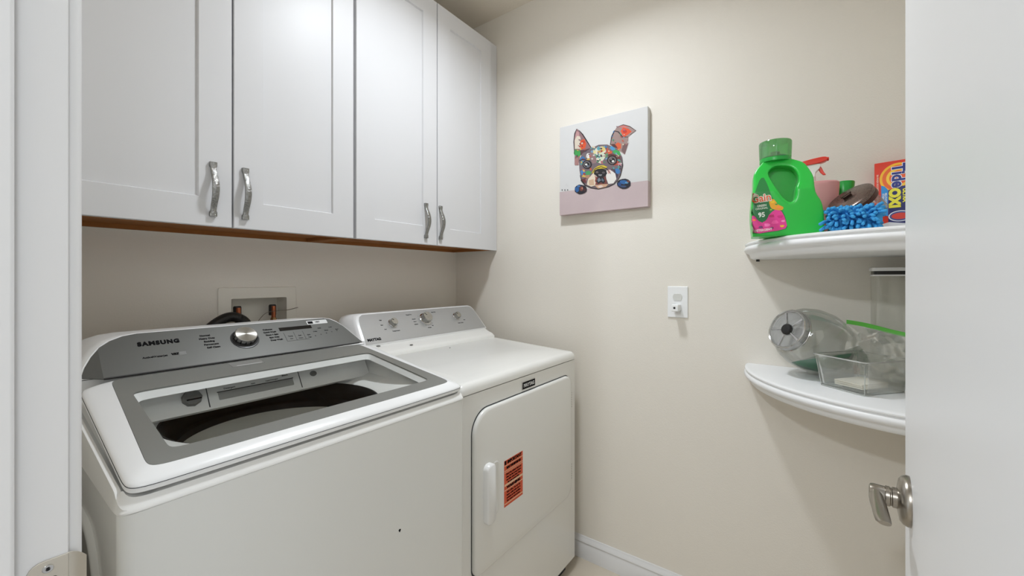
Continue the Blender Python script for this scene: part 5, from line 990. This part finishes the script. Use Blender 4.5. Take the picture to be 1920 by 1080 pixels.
# --- stain remover box
b0_, bdir = Vector((1.665, -.153, SU)), Vector((-.225, -.974, 0)).normalized(); bnr = Vector((bdir.y, -bdir.x, 0)); bnr = -bnr if bnr.x > 0 else bnr
TBx = Matrix(((bdir.x, 0, bnr.x, b0_.x), (bdir.y, 0, bnr.y, b0_.y), (0, 1, 0, SU), (0, 0, 0, 1)))  # x along face, y up, z out of the face
bxr = thing('detergent_box', b0_, 'red powder detergent box with yellow and blue print on upper shelf', 'detergent box')
BWd, BH = .088, .228
bm = B(); box(bm, 0, BWd, 0, BH, -.040, 0); obj('carton', bm, cm((226, 58, 34), .4), bxr, TBx, bevel=.0015)
bm = B(); mats = []
def lay(c, poly, h):
    mats.append(cm(c, .4)); flat_poly(bm, [(max(.0005, min(BWd - .0005, a)), b) for a, b in poly], h, len(mats) - 1, .00015)
ce = (.054, .176)
def disc(r, k=1.0, c=ce): return [(c[0] + r * math.cos(a), c[1] + r * k * math.sin(a)) for a in [2 * math.pi * q / 40 for q in range(40)]]
lay((250, 190, 40), disc(.042, 1.05), .0002); lay((238, 104, 40), disc(.036, 1.05), .0005); lay((252, 204, 60), disc(.027, 1.05), .0008); lay((238, 92, 36), disc(.020, 1.05), .0011)
lay((28, 32, 104), [(.032, .020), (.088, .020), (.088, .150), (.062, .150), (.032, .142)], .0013)
lay((40, 146, 220), [(.016, .070), (.0315, .064), (.0315, .142), (.024, .154), (.016, .158)], .0014)
lay((222, 224, 228), [(.014, .040), (.034, .046), (.088, .036), (.088, .002), (.014, .002)], .0016)
lay((232, 234, 240), disc(.026, .62, (.058, .062)), .0018); lay((70, 80, 140), disc(.023, .60, (.058, .062)), .0020); lay((216, 60, 44), disc(.019, .50, (.058, .062)), .0022)
obj('front_print', bm, mats, bxr, TBx, smooth=False)
rot = Matrix.Rotation(R(-90), 4, 'Z')
for s, x, y, sz, bo, c, h, nm, xs_ in (('Tide', .053, .182, .040, .0030, (250, 250, 250), .0016, 'brand_outline', .95), ('Tide', .053, .182, .040, .0014, (30, 44, 130), .0022, 'brand_lettering', .95), ('OXI', .045, .116, .032, .0024, (240, 232, 60), .0026, 'product_lettering', 1.0), ('ULTRA', .068, .122, .013, .0007, (240, 232, 60), .0026, 'small_lettering', 1.0), ('MULTI-PURPOSE', .0265, .112, .0068, .0002, (240, 244, 250), .0020, 'small_lettering', .9), ('STAIN REMOVER', .0205, .110, .0068, .0002, (240, 244, 250), .0020, 'small_lettering', .9), ('IN-WASH BOOSTER', .0075, .165, .0062, .0002, (250, 200, 180), .0010, 'small_lettering', 1.0), ('HOUSEHOLD CLEANER', .0075, .090, .0062, .0002, (250, 200, 180), .0010, 'small_lettering', 1.0)):
    obj(nm, text_bm(s, sz, .00015, bo, 1, xs_), cm(c, .4), bxr, TBx @ Matrix.Translation((x, y, h)) @ rot, smooth=False)
# ================================================================== LOWER SHELF ITEMS
# --- square canister
tc_ = Matrix.Translation((1.640, -.190, SL))
cn = thing('food_canister', (1.640, -.190, SL), 'tall clear square canister with white lid on the lower corner shelf', 'canister')
bm = B(); o_ = rrect(-.045, .045, -.045, .045, .012, 5); i_ = rrect(-.042, .042, -.042, .042, .010, 5)
rings(bm, [[(a, b, z) for a, b in q] for q, z in ((o_, .001), (o_, .318))], True, False); obj('canister_body', bm, M['clearp'], cn, tc_)
bm = B(); l_ = rrect(-.048, .048, -.048, .048, .013, 5); rings(bm, [[(a, b, z) for a, b in l_] for z in (.331, .341)]); obj('lid', bm, M['plastic'], cn, tc_, bevel=.0015)
bm = B(); g_ = rrect(-.044, .044, -.044, .044, .011, 5); rings(bm, [[(a, b, z) for a, b in g_] for z in (.320, .331)]); obj('lid_seal', bm, M['black'], cn, tc_)
bm = B(); rings(bm, [[(a, b, z) for a, b in rrect(-.0465, .0465, -.0465, .0465, .013, 5)] for z in (.3165, .3205)]); obj('lid_rim', bm, M['plastic'], cn, tc_)
# --- clear bin
P4 = [Vector(p) for p in ((1.488, -.016, 0), (1.406, -.111, 0), (1.518, -.205, 0), (1.600, -.110, 0))]
def bin_ring(z, gr, th=0, n=6):
    c = sum(P4, Vector()) / 4; q = [c + (p - c) * (1 + gr) for p in P4]; out = []
    for i in range(4):
        p, a, b = q[i], q[i - 1], q[(i + 1) % 4]; ra = p + (a - p).normalized() * .014; rb = p + (b - p).normalized() * .014
        for k in range(n + 1):
            t = k / n; m_ = (1 - t) ** 2 * ra + 2 * t * (1 - t) * p + t * t * rb; m_ = m_ + (c - m_).normalized() * th; out.append((m_.x, m_.y, SL + z))
    return out
bn = thing('storage_bin', (1.509, -.115, SL), 'clear open-topped plastic bin in front of the lying jug', 'storage bin')
bm = B(); rings(bm, [bin_ring(.0015, -.02), bin_ring(.006, 0), bin_ring(.088, .14), bin_ring(.088, .18), bin_ring(.0915, .185), bin_ring(.0915, .12), bin_ring(.008, -.03)], True, True); obj('bin_body', bm, M['acrylic'], bn, ang=60)
bm = B(); rim = bin_ring(.0905, .187); tube(bm, rim + [rim[0]], .0014, 6, caps=False); obj('bin_rim', bm, clear('rim_acrylic', (252, 253, 252), .05, 1, .25, .35), bn)
bm = B()
for c_i in (0, 1, 2, 3): 
    a_, b_3 = bin_ring(.004, 0), bin_ring(.088, .14); k = c_i * 7 + 3; tube(bm, [a_[k], b_3[k]], .0011, 6)
tube(bm, bin_ring(.003, 0) + [bin_ring(.003, 0)[0]], .0011, 6, caps=False)
obj('bin_edges', bm, clear('edge_acrylic', (225, 232, 228), .05, 1, .2, .25), bn)
bm = B()
for k in range(3):
    ox, oy = (.004 * k, .003 * k); box(bm, 1.450 + ox, 1.550 + ox, -.150 + oy, -.078 + oy, SL + .010 + .004 * k, SL + .0135 + .004 * k)
pp_ = obj('folded_paper', bm, mat('cream_paper', (232, 226, 212), .7), None, Matrix.Translation((1.509, -.115, 0)) @ Matrix.Rotation(R(-38), 4, 'Z') @ Matrix.Translation((-1.509, .113, 0)), smooth=False)
tag(pp_, 'flat cream folded sheet at the bottom of the clear bin', 'paper')
# --- zipper bag
zb0, zb1 = Vector((1.625, -.086, SL + .176)), Vector((1.485, -.222, SL + .158))
bg = thing('zipper_bag', (1.56, -.15, SL + .02), 'crumpled clear zipper bag with green zip strip standing in the bin', 'plastic bag')
bm = B(); rnd = random.Random(11); NU, NV = 34, 22; dvec = (zb1 - zb0); nrm_ = Vector((-dvec.y, dvec.x, 0)).normalized(); nrm_ = -nrm_ if nrm_.x > 0 else nrm_
def cr_(u, v, s): return .005 * math.sin(6 * u + 9 * v * s + s) + .0025 * math.sin(8 * v - 15 * u + 2 * s) + .0012 * math.sin(21 * u * s + 33 * v)
for side in (1, -1):
    g = [[None] * (NV + 1) for _ in range(NU + 1)]
    for i in range(NU + 1):
        for j in range(NV + 1):
            u, v = i / NU, j / NV; p = zb0 + dvec * (u * .97 + .015 * math.sin(6 * v)) + Vector((0, 0, -1)) * v * (.145 - .01 * u)
            bul = .022 * math.sin(math.pi * min(1, v * 1.1)) * math.sin(math.pi * u) * side + cr_(u, v, 1 + .4 * side) * min(1, v * 4)
            p = p + nrm_ * (bul - .0 * v); g[i][j] = bm.verts.new(p)
    for i in range(NU):
        for j in range(NV): bm.faces.new((g[i][j], g[i + 1][j], g[i + 1][j + 1], g[i][j + 1]))
obj('bag_film', bm, M['bag'], bg, ang=180, fix=False)
bm = B(); rings(bm, [[p + nrm_ * a + Vector((0, 0, b)) for a, b in ((-.0016, -.006), (.0016, -.006), (.0016, .006), (-.0016, .006))] for p in [zb0 + dvec * (k / 12) + Vector((0, 0, .002 * math.sin(k / 2))) for k in range(13)]]); obj('zip_strip', bm, M['zip'], bg)
# --- lying jug with round mouth
cj = Vector((1.612, .000, SL + .113)); vj = Vector((cj.x, cj.y, 0)).normalized(); rj = Vector((vj.y, -vj.x, 0))
ax = (-rj * .62 + up * .36 - vj * .68).normalized(); TJ2 = frame(cj, rj - ax * rj.dot(ax), ax.cross(rj)); 
if (TJ2.to_3x3() @ Vector((0, 0, 1))).dot(ax) < 0: TJ2 = TJ2 @ Matrix.Rotation(math.pi, 4, 'X')
jg = thing('drink_jug', (cj.x, cj.y, SL), 'clear plastic jug lying on its side with round clear lid and green contents', 'jug')
prj = [(.030, -.097), (.062, -.094), (.077, -.084), (.091, -.055), (.098, -.015), (.096, .025), (.086, .058), (.070, .078), (.061, .084)]
bm = B(); lathe(bm, prj, 64, cap1=False); obj('jug_body', bm, M['jugp'], jg, TJ2, ang=70)
bm = B(); lathe(bm, [(.060, .082), (.0635, .084), (.065, .090), (.065, .102), (.0625, .1055), (.058, .106), (.055, .101), (.020, .099)], 64); l2 = obj('jug_lid', bm, clear('lid_clear', (215, 217, 217), .04, 1, .14, .22), jg, TJ2, ang=40)
bm = B(); lathe(bm, [(.0652, .084), (.0665, .085), (.0665, .087), (.0652, .088)], 64, cap0=False, cap1=False); lathe(bm, [(.0585, .1050), (.061, .1065), (.0635, .1050), (.061, .104), (.0585, .1050)], 64, cap0=False, cap1=False); obj('lid_bands', bm, M['chrome'], l2, TJ2)
bm = B(); lathe(bm, [(.017, .098), (.0175, .104), (.015, .108), (.006, .109)], 32); obj('lid_knob', bm, M['black'], l2, TJ2)
bm = B()
for k in range(5):
    a = 2 * math.pi * k / 5 + .4; rings(bm, [[(r * math.cos(a + d_), r * math.sin(a + d_), z) for d_, z in ((-.10, .0995), (.10, .0995), (.06, .1035), (-.06, .1035))] for r in (.020, .038, .056)])
obj('lid_spokes', bm, M['chrome'], l2, TJ2)
# green contents pooled at the low side
bm = B(); NL = 72
pr2 = []
for (r0, z0), (r1, z1) in zip(prj, prj[1:]):
    for k in range(3): t = k / 3; pr2.append((r0 + (r1 - r0) * t, z0 + (z1 - z0) * t))
pr2 = [(r - .004, z + (.003 if z < 0 else -.004)) for r, z in pr2]
lathe(bm, pr2, NL); bm.transform(TJ2)
pn_ = Vector((.18, .30, 1)).normalized()
bmesh.ops.bisect_plane(bm, geom=bm.verts[:] + bm.edges[:] + bm.faces[:], plane_co=(1.575, -.01, SL + .062), plane_no=pn_, clear_outer=True)
bmesh.ops.holes_fill(bm, edges=[e for e in bm.edges if e.is_boundary])
top = [f for f in bm.faces if f.normal.dot(pn_) > .98 and len(f.verts) > 8] or [f for f in bm.faces if abs(f.normal.dot(pn_)) > .98 and len(f.verts) > 8]
for f in top:
    res = bmesh.ops.poke(bm, faces=[f])
    for v in res['verts']: v.co += Vector((0, 0, .010))
obj('green_contents', bm, M['pool'], jg, ang=50)
# ================================================================== CEILING LAMPS
def flush_lamp(x, y, r, label):
    t = thing('ceiling_lamp', (x, y, CE), label, 'ceiling lamp')
    obj('housing', lathe(B(), [(r + .01, CE), (r + .012, CE - .02), (r, CE - .072), (r - .015, CE - .075), (r - .015, CE - .02)], 48, cap0=False, cap1=False), M['trim'], t, Matrix.Translation((x, y, 0)))
    obj('diffuser', lathe(B(), [(r - .018, CE - .06), (r - .018, CE - .068), (r * .5, CE - .074), (.01, CE - .075)], 48), M['lampshade'], t, Matrix.Translation((x, y, 0)))
flush_lamp(LAMP[0], LAMP[1], .14, 'round flush ceiling lamp in the laundry room')
flush_lamp(-2.0, .35, .14, 'round flush ceiling lamp in the hall behind the doorway')
